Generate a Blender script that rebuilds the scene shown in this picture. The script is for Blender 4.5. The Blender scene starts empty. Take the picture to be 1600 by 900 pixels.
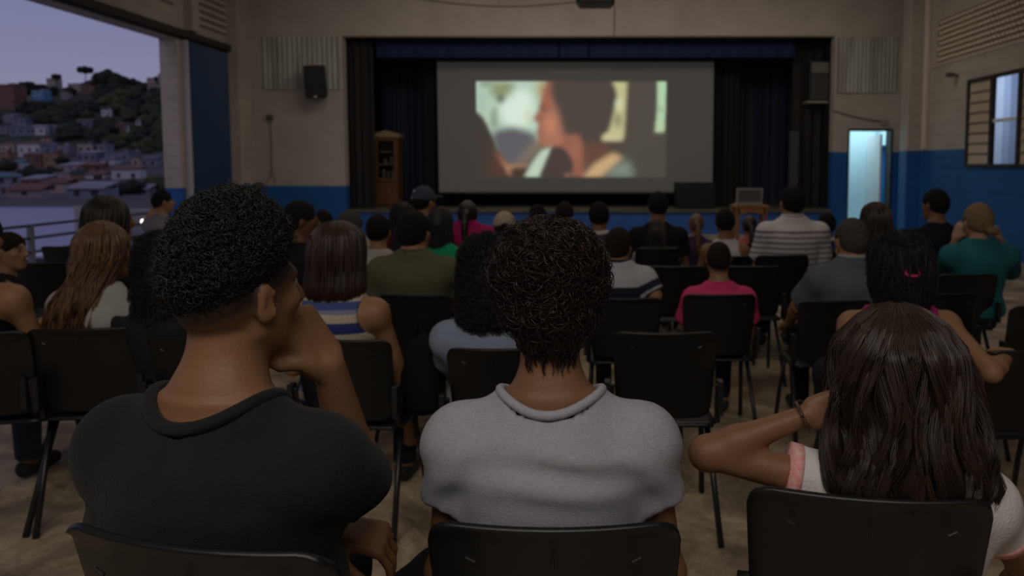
import bpy, math, random
import numpy as np
from mathutils import Vector, Matrix
random.seed(7); RS = np.random.RandomState(7)
scene = bpy.context.scene
COL = scene.collection
PI = math.pi
# ---------------------------------------------------------------- camera
FPX, CX, CY, CAMZ = 1200.0, 925.0, 352.0, 1.45
PITCH = math.atan((CY - 258.0) / FPX)
cam = bpy.data.cameras.new('camera'); camo = bpy.data.objects.new('camera', cam); COL.objects.link(camo)
camo.location = (0, 0, CAMZ); camo.rotation_euler = (PI / 2 - PITCH, 0, 0)
cam.sensor_width = 36.0; cam.lens = 36.0 * FPX / 1600.0
cam.shift_x = (800 - CX) / 1600.0; cam.shift_y = (CY - 450) / 1600.0
cam.clip_end = 3000; cam.clip_start = 0.02
cam.dof.use_dof = True; cam.dof.focus_distance = 1.3; cam.dof.aperture_fstop = 4.5
scene.camera = camo
# ---------------------------------------------------------------- world: dusk sky
wd = bpy.data.worlds.new('dusk'); scene.world = wd; wd.use_nodes = True
nt = wd.node_tree; nt.nodes.clear()
tc = nt.nodes.new('ShaderNodeTexCoord'); sp = nt.nodes.new('ShaderNodeSeparateXYZ'); rp = nt.nodes.new('ShaderNodeValToRGB')
bg = nt.nodes.new('ShaderNodeBackground'); ow = nt.nodes.new('ShaderNodeOutputWorld')
nt.links.new(tc.outputs['Generated'], sp.inputs[0]); nt.links.new(sp.outputs['Z'], rp.inputs[0])
nt.links.new(rp.outputs[0], bg.inputs[0]); nt.links.new(bg.outputs[0], ow.inputs[0])
e = rp.color_ramp.elements
e[0].position = 0.0; e[0].color = (0.27, 0.24, 0.32, 1)
e[1].position = 1.0; e[1].color = (0.10, 0.13, 0.26, 1)
for p_, c_ in ((0.10, (0.235, 0.235, 0.37, 1)), (0.22, (0.165, 0.18, 0.335, 1))):
    q = e.new(p_); q.color = c_
bg.inputs[1].default_value = 0.95
# ---------------------------------------------------------------- lights of the hall, with an added fill over the side yard
def area(name, loc, rot, sx, sy, power, col):
    l = bpy.data.lights.new(name, 'AREA'); l.shape = 'RECTANGLE'; l.size = sx; l.size_y = sy; l.energy = power; l.color = col
    o = bpy.data.objects.new(name, l); COL.objects.link(o); o.location = loc; o.rotation_euler = rot; return o
area('hall_light_rear', (-0.6, -1.6, 4.2), (math.radians(24), 0, 0), 4.5, 1.6, 100, (1.0, 0.90, 0.80))
area('hall_light_middle', (0, 7.0, 5.0), (0, 0, 0), 7.0, 5.0, 54, (1.0, 0.86, 0.72))
area('hall_light_front', (0, 12.6, 5.0), (math.radians(20), 0, 0), 9.0, 1.2, 90, (1.0, 0.88, 0.76))
area('back_room_light', (6.0, 17.0, 2.65), (0, 0, 0), 1.2, .8, 22, (0.66, 0.88, 1.0))
area('side_yard_fill', (9.3, 20.0, 4.2), (0, math.radians(-35), 0), 1.4, 5.0, 120, (0.62, 0.78, 1.0))  # added bluish fill, no lamp there; brightens the wall beyond the window
su = bpy.data.lights.new('afterglow', 'SUN'); su.energy = 0.22; su.angle = math.radians(30); su.color = (1.0, 0.78, 0.74)
suo = bpy.data.objects.new('afterglow', su); COL.objects.link(suo); suo.rotation_euler = (math.radians(52), 0, math.radians(-35))
vs = scene.view_settings; vs.view_transform = 'Standard'; vs.look = 'None'; vs.exposure = 0.0; vs.gamma = 1.0; vs.use_curve_mapping = False
# ---------------------------------------------------------------- pixel -> place
def at(px, py, Y):
    """point of the vertical plane Y that the photograph shows at px, py"""
    vx = (px - CX) / FPX; vy = -(py - CY) / FPX
    c, s = math.cos(PITCH), math.sin(PITCH)
    dx, dy, dz = vx, c + vy * s, -s + vy * c
    t = Y / dy
    return Vector((dx * t, Y, CAMZ + dz * t))
# ---------------------------------------------------------------- helpers
def lin(c):
    return tuple(((v / 255.0) / 12.92 if v / 255.0 <= 0.04045 else ((v / 255.0 + 0.055) / 1.055) ** 2.4) for v in c)
def link(o, parent=None):
    COL.objects.link(o)
    if parent is not None: o.parent = parent
    return o
def empty(name, loc=(0, 0, 0), rz=0.0):
    o = bpy.data.objects.new(name, None); o.location = loc; o.rotation_euler = (0, 0, rz); o.empty_display_size = 0.1
    return link(o)
def tag(o, label=None, cat=None, group=None, kind=None):
    if label: o['label'] = label
    if cat: o['category'] = cat
    if group: o['group'] = group
    if kind: o['kind'] = kind
    return o
def mesh_arr(name, V, faces, m, parent=None, smooth=True, mats=None, fm=None):
    """faces: list of int arrays (n,3)/(n,4)"""
    me = bpy.data.meshes.new(name)
    V = np.asarray(V, dtype=np.float32); me.vertices.add(len(V)); me.vertices.foreach_set('co', V.ravel())
    fl = [np.asarray(f, dtype=np.int32) for f in faces if len(f)]
    nl = sum(f.size for f in fl); npoly = sum(len(f) for f in fl)
    me.loops.add(nl); me.polygons.add(npoly)
    me.loops.foreach_set('vertex_index', np.concatenate([f.ravel() for f in fl]))
    tot = np.concatenate([np.full(len(f), f.shape[1], dtype=np.int32) for f in fl])
    st = np.concatenate([[0], np.cumsum(tot)[:-1]]).astype(np.int32)
    me.polygons.foreach_set('loop_start', st)
    me.polygons.foreach_set('use_smooth', np.full(npoly, smooth, dtype=bool))
    if mats:
        for x in mats: me.materials.append(x)
        me.polygons.foreach_set('material_index', np.asarray(fm, dtype=np.int32))
    else: me.materials.append(m)
    me.update(calc_edges=True); me.validate()
    return link(bpy.data.objects.new(name, me), parent)
class MB:
    """collects simple shapes into ONE mesh"""
    def __init__(s): s.v = []; s.f = []; s.mi = []; s.cur = 0
    def add(s, vs, fs):
        b = len(s.v); s.v += [tuple(x) for x in vs]; s.f += [tuple(b + i for i in f) for f in fs]; s.mi += [s.cur] * len(fs)
    def box(s, x0, x1, y0, y1, z0, z1, M=None):
        p = [Vector((x, y, z)) for x in (x0, x1) for y in (y0, y1) for z in (z0, z1)]
        if M is not None: p = [M @ q for q in p]
        s.add(p, [(0, 1, 3, 2), (4, 6, 7, 5), (0, 4, 5, 1), (2, 3, 7, 6), (0, 2, 6, 4), (1, 5, 7, 3)])
    def tube(s, pts, r, n=10, closed=False, rs=None, sq=1.0):
        pts = [Vector(p) for p in pts]; N = len(pts); rings = []
        for i, p in enumerate(pts):
            if closed: t = pts[(i + 1) % N] - pts[i - 1]
            else: t = pts[min(i + 1, N - 1)] - pts[max(i - 1, 0)]
            t.normalize(); ref = Vector((0, 0, 1)) if abs(t.z) < 0.9 else Vector((0, 1, 0))
            u = t.cross(ref).normalized(); w = t.cross(u); rr = rs[i] if rs else r
            rings.append([p + u * (rr * math.cos(2 * PI * k / n)) + w * (rr * sq * math.sin(2 * PI * k / n)) for k in range(n)])
        fs = []
        M_ = N if closed else N - 1
        for i in range(M_):
            a = i * n; b = ((i + 1) % N) * n
            for k in range(n): fs.append((a + k, a + (k + 1) % n, b + (k + 1) % n, b + k))
        if not closed:
            fs.append(tuple(range(n - 1, -1, -1))); fs.append(tuple((N - 1) * n + k for k in range(n)))
        s.add([q for r_ in rings for q in r_], fs)
    def prism(s, outline, axis, a, b):
        """outline 2-D points; extruded along axis from a to b"""
        def P(u, v, w): return {'x': (w, u, v), 'y': (u, w, v), 'z': (u, v, w)}[axis]
        n = len(outline); vs = [P(u, v, a) for u, v in outline] + [P(u, v, b) for u, v in outline]
        fs = [tuple(range(n))[::-1], tuple(range(n, 2 * n))] + [(i, (i + 1) % n, n + (i + 1) % n, n + i) for i in range(n)]
        s.add(vs, fs)
    def build(s, name, m, parent=None, bevel=0.0, smooth=False, seg=2, mats=None, fixn=True):
        me = bpy.data.meshes.new(name); me.from_pydata(s.v, [], s.f)
        if mats:
            for x in mats: me.materials.append(x)
            me.polygons.foreach_set('material_index', s.mi)
        else: me.materials.append(m)
        if fixn:
            import bmesh
            bm = bmesh.new(); bm.from_mesh(me); bmesh.ops.recalc_face_normals(bm, faces=bm.faces); bm.to_mesh(me); bm.free()
        if smooth or bevel: me.polygons.foreach_set('use_smooth', [True] * len(me.polygons))
        me.update(); o = link(bpy.data.objects.new(name, me), parent)
        if bevel:
            b = o.modifiers.new('bevel', 'BEVEL'); b.width = bevel; b.segments = seg; b.limit_method = 'ANGLE'; b.harden_normals = True
        return o
# ---------------------------------------------------------------- materials
MATS = {}
def mat(name, col, rough=0.7, spec=0.4, metal=0.0, noise=0.0, nscale=6.0, bump=0.0, bscale=60.0, emit=None, estr=1.0, sss=0.0, sheen=0.0, stretch=None, col2=None):
    if name in MATS: return MATS[name]
    m = bpy.data.materials.new(name); m.use_nodes = True; n = m.node_tree; b = n.nodes['Principled BSDF']
    b.inputs['Roughness'].default_value = rough; b.inputs['Specular IOR Level'].default_value = spec; b.inputs['Metallic'].default_value = metal
    c = (*col, 1); b.inputs['Base Color'].default_value = c
    if sss: b.inputs['Subsurface Weight'].default_value = sss; b.inputs['Subsurface Radius'].default_value = (1, .35, .2); b.inputs['Subsurface Scale'].default_value = 0.01
    if sheen: b.inputs['Sheen Weight'].default_value = sheen
    tcn = n.nodes.new('ShaderNodeTexCoord'); mp = n.nodes.new('ShaderNodeMapping'); n.links.new(tcn.outputs['Object'], mp.inputs[0])
    if stretch: mp.inputs['Scale'].default_value = stretch
    if noise:
        t = n.nodes.new('ShaderNodeTexNoise'); t.inputs['Scale'].default_value = nscale; t.inputs['Detail'].default_value = 6; t.inputs['Roughness'].default_value = 0.65
        n.links.new(mp.outputs[0], t.inputs[0])
        r = n.nodes.new('ShaderNodeValToRGB'); n.links.new(t.outputs[0], r.inputs[0])
        r.color_ramp.elements[0].position = 0.3; r.color_ramp.elements[1].position = 0.7
        lo = col2 if col2 else tuple(v * (1 - noise) for v in col)
        r.color_ramp.elements[0].color = (*lo, 1); r.color_ramp.elements[1].color = (*(min(1, v * (1 + noise * .6)) for v in col), 1)
        n.links.new(r.outputs[0], b.inputs['Base Color'])
    if bump:
        t = n.nodes.new('ShaderNodeTexNoise'); t.inputs['Scale'].default_value = bscale; t.inputs['Detail'].default_value = 4
        n.links.new(mp.outputs[0], t.inputs[0])
        u = n.nodes.new('ShaderNodeBump'); u.inputs['Strength'].default_value = bump; u.inputs['Distance'].default_value = 0.01
        n.links.new(t.outputs[0], u.inputs['Height']); n.links.new(u.outputs[0], b.inputs['Normal'])
    if emit: b.inputs['Emission Color'].default_value = (*emit, 1); b.inputs['Emission Strength'].default_value = estr
    MATS[name] = m; return m
def attr_mat(name, attr='Col', rough=0.8, spec=0.3, emit=False, estr=1.0, bump=0.0, bscale=200, sss=0.0, stretch=None):
    if name in MATS: return MATS[name]
    m = mat(name, (.5, .5, .5), rough, spec, bump=bump, bscale=bscale, sss=sss, stretch=stretch); n = m.node_tree; b = n.nodes['Principled BSDF']
    a = n.nodes.new('ShaderNodeAttribute'); a.attribute_name = attr
    if emit:
        n.links.new(a.outputs['Color'], b.inputs['Emission Color']); b.inputs['Emission Strength'].default_value = estr
    else: n.links.new(a.outputs['Color'], b.inputs['Base Color'])
    return m
def setcol(o, C, name='Col'):
    C = np.asarray(C, dtype=np.float32)
    if C.shape[1] == 3: C = np.concatenate([C, np.ones((len(C), 1), np.float32)], 1)
    a = o.data.color_attributes.new(name, 'FLOAT_COLOR', 'POINT'); a.data.foreach_set('color', C.ravel())
# ---------------------------------------------------------------- distance fields -> one continuous surface
def nrm(v): return v / (np.linalg.norm(v) + 1e-12)
def V3(p): return np.array([float(p[0]), float(p[1]), float(p[2])])
class Prim:
    def __init__(s, f, lo, hi): s.f = f; s.lo = V3(lo); s.hi = V3(hi)
def ell(c, r, R=None):
    c = V3(c); r = V3(r); m = min(r)
    def f(P):
        q = P - c
        if R is not None: q = q @ R
        q = q / r; k0 = np.sqrt((q * q).sum(-1)); k1 = np.sqrt(((q / r) ** 2).sum(-1)) + 1e-9
        return k0 * (k0 - 1) / k1
    mr = max(r) if R is not None else r
    return Prim(f, c - mr, c + mr)
def cone(a, b, ra, rb, cut=False, sx=None, frm=None):
    a = V3(a); b = V3(b); d = b - a; L2 = d @ d + 1e-12
    def f(P):
        q = P - a; t = np.clip((q @ d) / L2, 0, 1)
        w = q - t[..., None] * d
        r = np.sqrt((w * w).sum(-1)) - (ra + (rb - ra) * t)
        if cut: r = np.maximum(r, ((P - b) @ d) / math.sqrt(L2))
        return r
    m = max(ra, rb)
    return Prim(f, np.minimum(a, b) - m, np.maximum(a, b) + m)
def loft(K, p=2.0, off=0.0, wr=None):
    """K rows: z, cx, cy, a, b (z ascending)"""
    K = np.array(K, float); o = K[:, 0]
    def f(P):
        z = P[..., 2]
        cx, cy, a, b = (np.interp(z, o, K[:, i]) for i in (1, 2, 3, 4))
        a = np.maximum(a, .003) + off; b = np.maximum(b, .003) + off
        r = ((np.abs(P[..., 0] - cx) / a) ** p + (np.abs(P[..., 1] - cy) / b) ** p) ** (1 / p)
        d = (r - 1) * np.minimum(a, b)
        if wr is not None: d = d + wr(P)
        return np.maximum(d, np.maximum(z - (o[-1] + off * .5), o[0] - off * .2 - z))
    A = (K[:, 3] + abs(off)).max(); B = (K[:, 4] + abs(off)).max()
    return Prim(f, (K[:, 1].min() - A, K[:, 2].min() - B, o[0] - off), (K[:, 1].max() + A, K[:, 2].max() + B, o[-1] + abs(off)))
def rbox(c, h, r, R=None):
    c = V3(c); h = V3(h)
    def f(P):
        q = P - c
        if R is not None: q = q @ R
        q = np.abs(q) - (h - r); return np.sqrt((np.maximum(q, 0) ** 2).sum(-1)) + np.minimum(q.max(-1), 0) - r
    m = float(np.linalg.norm(h)) if R is not None else h
    return Prim(f, c - m, c + m)
class Field:
    def __init__(s, lo, hi, h):
        s.lo = V3(lo); s.h = h; s.n = np.maximum(4, np.ceil((V3(hi) - s.lo) / h).astype(int) + 1)
        s.F = np.ones(tuple(s.n), np.float32); s.ax = [s.lo[i] + h * np.arange(s.n[i]) for i in range(3)]
    def sub(s, pr, pad):
        i0 = np.clip(np.floor((pr.lo - pad - s.lo) / s.h).astype(int), 0, s.n - 1)
        i1 = np.clip(np.ceil((pr.hi + pad - s.lo) / s.h).astype(int) + 1, 1, s.n)
        if (i1 <= i0).any(): return None, None
        sl = tuple(slice(a, b) for a, b in zip(i0, i1))
        g = np.stack(np.meshgrid(*[s.ax[i][sl[i]] for i in range(3)], indexing='ij'), -1)
        return sl, g
    def add(s, pr, k=0.0):
        sl, P = s.sub(pr, max(k, 2.5 * s.h))
        if sl is None: return
        d = pr.f(P); a = s.F[sl]
        if k > 0:
            hh = np.maximum(k - np.abs(a - d), 0) / k; s.F[sl] = np.minimum(a, d) - hh * hh * k * .25
        else: s.F[sl] = np.minimum(a, d)
    def cut(s, pr, k=0.0):
        sl, P = s.sub(pr, max(k, 2.5 * s.h))
        if sl is None: return
        d = -pr.f(P); a = s.F[sl]
        if k > 0:
            hh = np.maximum(k - np.abs(a - d), 0) / k; s.F[sl] = np.maximum(a, d) + hh * hh * k * .25
        else: s.F[sl] = np.maximum(a, d)
    def apply(s, fn):
        g = np.stack(np.meshgrid(*s.ax, indexing='ij'), -1); s.F = fn(s.F, g).astype(np.float32)
    def mesh(s):
        F = s.F.copy()
        for ax in range(3):
            for e_ in (0, -1):
                ix = [slice(None)] * 3; ix[ax] = e_; F[tuple(ix)] = np.maximum(F[tuple(ix)], 1e-3)
        ins = F < 0; nx, ny, nz = F.shape
        c = np.zeros((nx - 1, ny - 1, nz - 1), np.int8)
        offs = [(a, b, d) for a in (0, 1) for b in (0, 1) for d in (0, 1)]
        for a, b, d in offs: c += ins[a:nx - 1 + a, b:ny - 1 + b, d:nz - 1 + d]
        act = np.argwhere((c > 0) & (c < 8)); M = len(act)
        if M == 0: return np.zeros((0, 3)), np.zeros((0, 4), int)
        vals = {o_: F[act[:, 0] + o_[0], act[:, 1] + o_[1], act[:, 2] + o_[2]].astype(float) for o_ in offs}
        acc = np.zeros((M, 3)); cnt = np.zeros(M)
        for o1 in offs:
            for ax in range(3):
                if o1[ax]: continue
                o2 = list(o1); o2[ax] = 1; o2 = tuple(o2)
                f0, f1 = vals[o1], vals[o2]; m = (f0 < 0) != (f1 < 0)
                t = np.where(m, f0 / np.where(m, f0 - f1, 1), 0)
                p = np.tile(np.array(o1, float), (M, 1)); p[:, ax] = t
                acc += p * m[:, None]; cnt += m
        V = s.lo + (act + acc / cnt[:, None]) * s.h
        idx = np.full(c.shape, -1, np.int64); idx[act[:, 0], act[:, 1], act[:, 2]] = np.arange(M)
        Q = []
        for ax in range(3):
            u, w = (ax + 1) % 3, (ax + 2) % 3
            A = [slice(None)] * 3; B = [slice(None)] * 3; A[ax] = slice(0, -1); B[ax] = slice(1, None)
            s0 = ins[tuple(A)]; s1 = ins[tuple(B)]
            E = np.argwhere(s0 != s1); ok = (E[:, u] > 0) & (E[:, w] > 0) & (E[:, u] < F.shape[u] - 1) & (E[:, w] < F.shape[w] - 1); E = E[ok]
            def cell(du, dw):
                q = E.copy(); q[:, u] -= du; q[:, w] -= dw; return idx[q[:, 0], q[:, 1], q[:, 2]]
            q = np.stack([cell(1, 1), cell(0, 1), cell(0, 0), cell(1, 0)], 1)
            fl = s0[E[:, 0], E[:, 1], E[:, 2]]; q[~fl] = q[~fl][:, ::-1]; Q.append(q)
        Q = np.concatenate(Q)
        return V, Q
def relax(V, Q, it=2, f=0.5):
    E = np.concatenate([Q[:, [0, 1]], Q[:, [1, 2]], Q[:, [2, 3]], Q[:, [3, 0]]]); n = len(V)
    for _ in range(it):
        S = np.zeros_like(V); c = np.bincount(E[:, 0], minlength=n).astype(float)
        for a in range(3): S[:, a] = np.bincount(E[:, 0], weights=V[E[:, 1], a], minlength=n)
        m = c > 0; V = V.copy(); V[m] += f * (S[m] / c[m, None] - V[m])
    return V
def vnormals(V, Q):
    n = np.cross(V[Q[:, 2]] - V[Q[:, 0]], V[Q[:, 3]] - V[Q[:, 1]]); N = np.zeros_like(V)
    for j in range(4):
        for a in range(3): N[:, a] += np.bincount(Q[:, j], weights=n[:, a], minlength=len(V))
    return N / (np.linalg.norm(N, axis=1, keepdims=True) + 1e-12)
def wob(P, sc, seed=0):
    r = np.random.RandomState(seed); o = 0
    for i in range(6):
        d = r.normal(size=3); d /= np.linalg.norm(d); o = o + np.sin((P @ d) * sc * (1 + .35 * i) + r.rand() * 6.28) / (1 + .3 * i)
    return o / 3.5
def tubes(paths, rad, n=3):
    """paths (S,N,3), rad (S,N) -> verts, quads"""
    S, N, _ = paths.shape
    t = np.gradient(paths, axis=1); t /= np.linalg.norm(t, axis=2, keepdims=True) + 1e-9
    ref = np.array([.31, .27, .91]); u = np.cross(t, ref); u /= np.linalg.norm(u, axis=2, keepdims=True) + 1e-9; w = np.cross(t, u)
    an = 2 * PI * np.arange(n) / n
    V = paths[:, :, None] + rad[:, :, None, None] * (u[:, :, None] * np.cos(an)[:, None] + w[:, :, None] * np.sin(an)[:, None])
    b = (np.arange(S) * N * n)[:, None, None] + (np.arange(N - 1) * n)[None, :, None]; k = np.arange(n)[None, None]
    k2 = (k + 1) % n
    Q = np.stack([b + k, b + k2, b + n + k2, b + n + k], -1).reshape(-1, 4)
    return V.reshape(-1, 3), Q
# ================================================================ THE SETTING
XL, XR, YS, YB, HC = -7.2, 6.4, 16.0, -3.6, 5.2
def two_tone(name, up, low, zsplit, brick=False, axis='Y'):
    m = bpy.data.materials.new(name); m.use_nodes = True; n = m.node_tree; b = n.nodes['Principled BSDF']; L = n.links.new
    b.inputs['Roughness'].default_value = 0.62; b.inputs['Specular IOR Level'].default_value = 0.35
    t = n.nodes.new('ShaderNodeTexCoord'); s = n.nodes.new('ShaderNodeSeparateXYZ'); L(t.outputs['Object'], s.inputs[0])
    g = n.nodes.new('ShaderNodeMath'); g.operation = 'GREATER_THAN'; g.inputs[1].default_value = zsplit; L(s.outputs['Z'], g.inputs[0])
    mx = n.nodes.new('ShaderNodeMix'); mx.data_type = 'RGBA'; L(g.outputs[0], mx.inputs['Factor'])
    nz = n.nodes.new('ShaderNodeTexNoise'); nz.inputs['Scale'].default_value = 0.9; nz.inputs['Detail'].default_value = 8; nz.inputs['Roughness'].default_value = 0.7; L(t.outputs['Object'], nz.inputs[0])
    for sock, c in (('A', low), ('B', up)):
        r = n.nodes.new('ShaderNodeValToRGB'); L(nz.outputs[0], r.inputs[0]); r.color_ramp.elements[0].position = 0.3; r.color_ramp.elements[1].position = 0.7
        r.color_ramp.elements[0].color = (*(v * 0.80 for v in c), 1); r.color_ramp.elements[1].color = (*(min(1, v * 1.12) for v in c), 1)
        L(r.outputs[0], [i for i in mx.inputs if i.name == sock and i.type == 'RGBA'][0])
    L([o_ for o_ in mx.outputs if o_.type == 'RGBA'][0], b.inputs['Base Color'])
    if brick:
        mp = n.nodes.new('ShaderNodeMapping'); L(t.outputs['Object'], mp.inputs[0])
        mp.inputs['Rotation'].default_value = (PI / 2, 0, PI / 2) if axis == 'Y' else (PI / 2, 0, 0)
        cx = n.nodes.new('ShaderNodeCombineXYZ'); L(s.outputs[axis], cx.inputs[0]); L(s.outputs['Z'], cx.inputs[1])
        br = n.nodes.new('ShaderNodeTexBrick'); br.inputs['Scale'].default_value = 1.0; br.inputs['Brick Width'].default_value = 0.40; br.inputs['Row Height'].default_value = 0.20
        br.inputs['Mortar Size'].default_value = 0.008; br.inputs['Mortar Smooth'].default_value = 0.6; L(cx.outputs[0], br.inputs['Vector'])
        bp = n.nodes.new('ShaderNodeBump'); bp.inputs['Strength'].default_value = 0.7; bp.inputs['Distance'].default_value = 0.012; bp.invert = True
        L(br.outputs['Fac'], bp.inputs['Height']); L(bp.outputs[0], b.inputs['Normal'])
    return m
WHITE = (0.43, 0.39, 0.345); BLUE = (0.012, 0.105, 0.34)
m_wl = two_tone('wall paint left', WHITE, BLUE, 1.05, True, 'Y')
m_wr = two_tone('wall paint right', WHITE, BLUE, 1.73, True, 'Y')
m_ws = two_tone('wall paint stage left', WHITE, BLUE, 1.02)
m_wsr = two_tone('wall paint stage right', WHITE, BLUE, 1.72)
m_trim = mat('pale painted trim', (0.50, 0.44, 0.40), 0.6, noise=.12, nscale=3)
m_dark = mat('dark metal frame', (0.028, 0.024, 0.022), 0.5)
def struct(name, mb, m, parent=None, **k):
    o = mb.build(name, m, parent, **k)
    if parent is None: o['kind'] = 'structure'
    return o
# floor: worn concrete
mf = bpy.data.materials.new('worn concrete'); mf.use_nodes = True; n = mf.node_tree; b = n.nodes['Principled BSDF']; L = n.links.new
t = n.nodes.new('ShaderNodeTexCoord'); n1 = n.nodes.new('ShaderNodeTexNoise'); n1.inputs['Scale'].default_value = 2.3; n1.inputs['Detail'].default_value = 9; n1.inputs['Roughness'].default_value = 0.68; n1.inputs['Distortion'].default_value = 0.6
n2 = n.nodes.new('ShaderNodeTexNoise'); n2.inputs['Scale'].default_value = 40; n2.inputs['Detail'].default_value = 5
L(t.outputs['Object'], n1.inputs[0]); L(t.outputs['Object'], n2.inputs[0])
r1 = n.nodes.new('ShaderNodeValToRGB'); L(n1.outputs[0], r1.inputs[0]); er = r1.color_ramp.elements
er[0].position = 0.38; er[0].color = (0.17, 0.13, 0.088, 1); er[1].position = 0.62; er[1].color = (0.66, 0.53, 0.37, 1)
q = er.new(0.5); q.color = (0.39, 0.31, 0.215, 1)
r2 = n.nodes.new('ShaderNodeValToRGB'); L(n2.outputs[0], r2.inputs[0]); r2.color_ramp.elements[0].position = .3; r2.color_ramp.elements[0].color = (.75, .75, .75, 1); r2.color_ramp.elements[1].color = (1.1, 1.1, 1.1, 1)
mu = n.nodes.new('ShaderNodeMix'); mu.data_type = 'RGBA'; mu.blend_type = 'MULTIPLY'; mu.inputs['Factor'].default_value = 1
cs = [i for i in mu.inputs if i.type == 'RGBA']; L(r1.outputs[0], cs[0]); L(r2.outputs[0], cs[1]); L([o_ for o_ in mu.outputs if o_.type == 'RGBA'][0], b.inputs['Base Color'])
rr = n.nodes.new('ShaderNodeMapRange'); L(n1.outputs[0], rr.inputs[0]); rr.inputs['To Min'].default_value = 0.75; rr.inputs['To Max'].default_value = 0.42; L(rr.outputs[0], b.inputs['Roughness'])
bp = n.nodes.new('ShaderNodeBump'); bp.inputs['Strength'].default_value = .25; bp.inputs['Distance'].default_value = .01; L(n1.outputs[0], bp.inputs['Height']); L(bp.outputs[0], b.inputs['Normal'])
m = MB(); m.box(XL - .3, XR + .3, YB - .3, YS + .3, -0.25, 0); struct('floor', m, mf)
m = MB(); m.box(XL - .3, XR + .3, YB - .3, YS + .3, HC, HC + .2); struct('ceiling', m, m_trim)
# left wall with the wide opening
m = MB()
m.box(XL - .3, XL, YB, 2.0, 0, HC); m.box(XL - .3, XL, 2.0, 13.5, 3.63, HC); m.box(XL - .3, XL, 13.5, YS, 0, HC)
struct('wall_left', m, m_wl)
m = MB(); m.box(XL, XL + .10, 2.0, 15.55, 3.68, 3.80); m.box(XL, XL + .03, 2, 15.5, 3.64, 3.68); struct('trim_1', m, m_dark)
m = MB(); m.box(XL, XL + .22, 15.35, YS - .002, 0, HC); struct('trim_2', m, m_wl, bevel=.008)
m = MB(); m.box(XL, XL + .16, 13.78, 14.02, 3.82, HC); struct('trim_3', m, m_wl)
# right wall with window and vent openings
m = MB(); a, bb = 8.6, 13.2
m.box(XR, XR + .2, YB, a, 0, HC); m.box(XR, XR + .2, bb, YS, 0, 3.34); m.box(XR, XR + .2, a, bb, 0, 1.41); m.box(XR, XR + .2, a, bb, 2.89, 3.34)
m.box(XR, XR + .2, a, YS, 4.10, HC); m.box(XR, XR + .2, 14.46, YS, 3.34, 4.10)
struct('wall_right', m, m_wr)
m = MB(); m.box(XR - .26, XR, 15.05, 15.42, 0, HC); struct('trim_4', m, m_wr, bevel=.01)
m = MB(); m.box(XR - .09, XR, 14.72, 14.84, 1.74, HC); struct('trim_5', m, mat('cream pipe paint', (0.60, 0.52, 0.47), .5), bevel=.02)
m = MB(); m.box(XR - .02, XR, 8.6, 14.72, 3.27, 3.30); struct('trim_6', m, m_trim)
# stage wall
m = MB(); m.box(XL, -5.13, YS, YS + .25, 0, 4.09); struct('wall_stage_left', m, m_ws)
m = MB(); m.box(4.99, 5.33, YS, YS + .25, 0, 4.09); m.box(6.19, XR + .2, YS, YS + .25, 0, 4.09); m.box(5.33, 6.19, YS, YS + .25, 2.16, 4.09); struct('wall_stage_right', m, m_wsr)
m = MB(); m.box(XL, XR + .2, YS, YS + .25, 4.09, HC); struct('wall_stage_top', m, m_wsr)
m = MB(); m.box(XL - .3, XR + .3, YB - .25, YB, 0, HC); struct('wall_back', m, m_wsr)
m_stf = mat('stage front blue', (0.02, 0.10, 0.36), .55, noise=.15, nscale=2)
m = MB(); m.box(-5.13, 4.99, YS + .02, YS + .25, 0, .47); struct('trim_7', m, m_stf)
m_board = mat('stage boards', (0.10, 0.095, 0.07), .6, noise=.3, nscale=4, stretch=(1, 6, 1))
m = MB(); m.box(-5.13, 4.99, YS - .03, 21.6, .47, .53); struct('floor_stage', m, m_board)
m_blk = mat('black stage cloth', (0.006, 0.006, 0.007), .9)
m = MB(); m.box(-5.4, 5.25, 21.6, 21.8, 0, HC); m.box(-5.4, -5.13, YS + .25, 21.6, 0, HC); m.box(4.99, 5.2, YS + .25, 21.6, 0, HC); m.box(-5.4, 5.25, YS + .25, 21.6, HC - .05, HC); struct('wall_stage_house', m, m_blk)
# corrugated panels beside the stage
def corr(name, x0, x1, z0, z1, m_, label):
    N = 90; M_ = MB(); pts = []
    for i in range(N + 1):
        x = x0 + (x1 - x0) * i / N; pts.append((x, YS - .035 - .012 * math.cos(i / N * 2 * PI * 15)))
    pts += [(x1, YS - .004), (x0, YS - .004)]
    M_.prism(pts, 'z', z0, z1)
    o = M_.build(name, m_); tag(o, label, 'panel', kind='thing'); return o
mc = bpy.data.materials.new('stained fibre sheet'); mc.use_nodes = True; n = mc.node_tree; b = n.nodes['Principled BSDF']; L = n.links.new
t = n.nodes.new('ShaderNodeTexCoord'); mp = n.nodes.new('ShaderNodeMapping'); mp.inputs['Scale'].default_value = (4, 1, .4); L(t.outputs['Object'], mp.inputs[0])
nz = n.nodes.new('ShaderNodeTexNoise'); nz.inputs['Scale'].default_value = 1.6; nz.inputs['Detail'].default_value = 6; L(mp.outputs[0], nz.inputs[0])
r = n.nodes.new('ShaderNodeValToRGB'); L(nz.outputs[0], r.inputs[0]); r.color_ramp.elements[0].position = .35; r.color_ramp.elements[0].color = (.27, .265, .22, 1); r.color_ramp.elements[1].position = .62; r.color_ramp.elements[1].color = (.42, .425, .40, 1)
L(r.outputs[0], b.inputs['Base Color']); b.inputs['Roughness'].default_value = .7
corr('corrugated_panel', -6.73, -5.20, 3.0, 4.07, mc, 'stained corrugated fibre panel left of the stage, behind the black loudspeaker')
corr('corrugated_panel', 5.04, 6.24, 2.93, 4.05, mc, 'stained corrugated fibre panel right of the stage, above the bright doorway')
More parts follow.
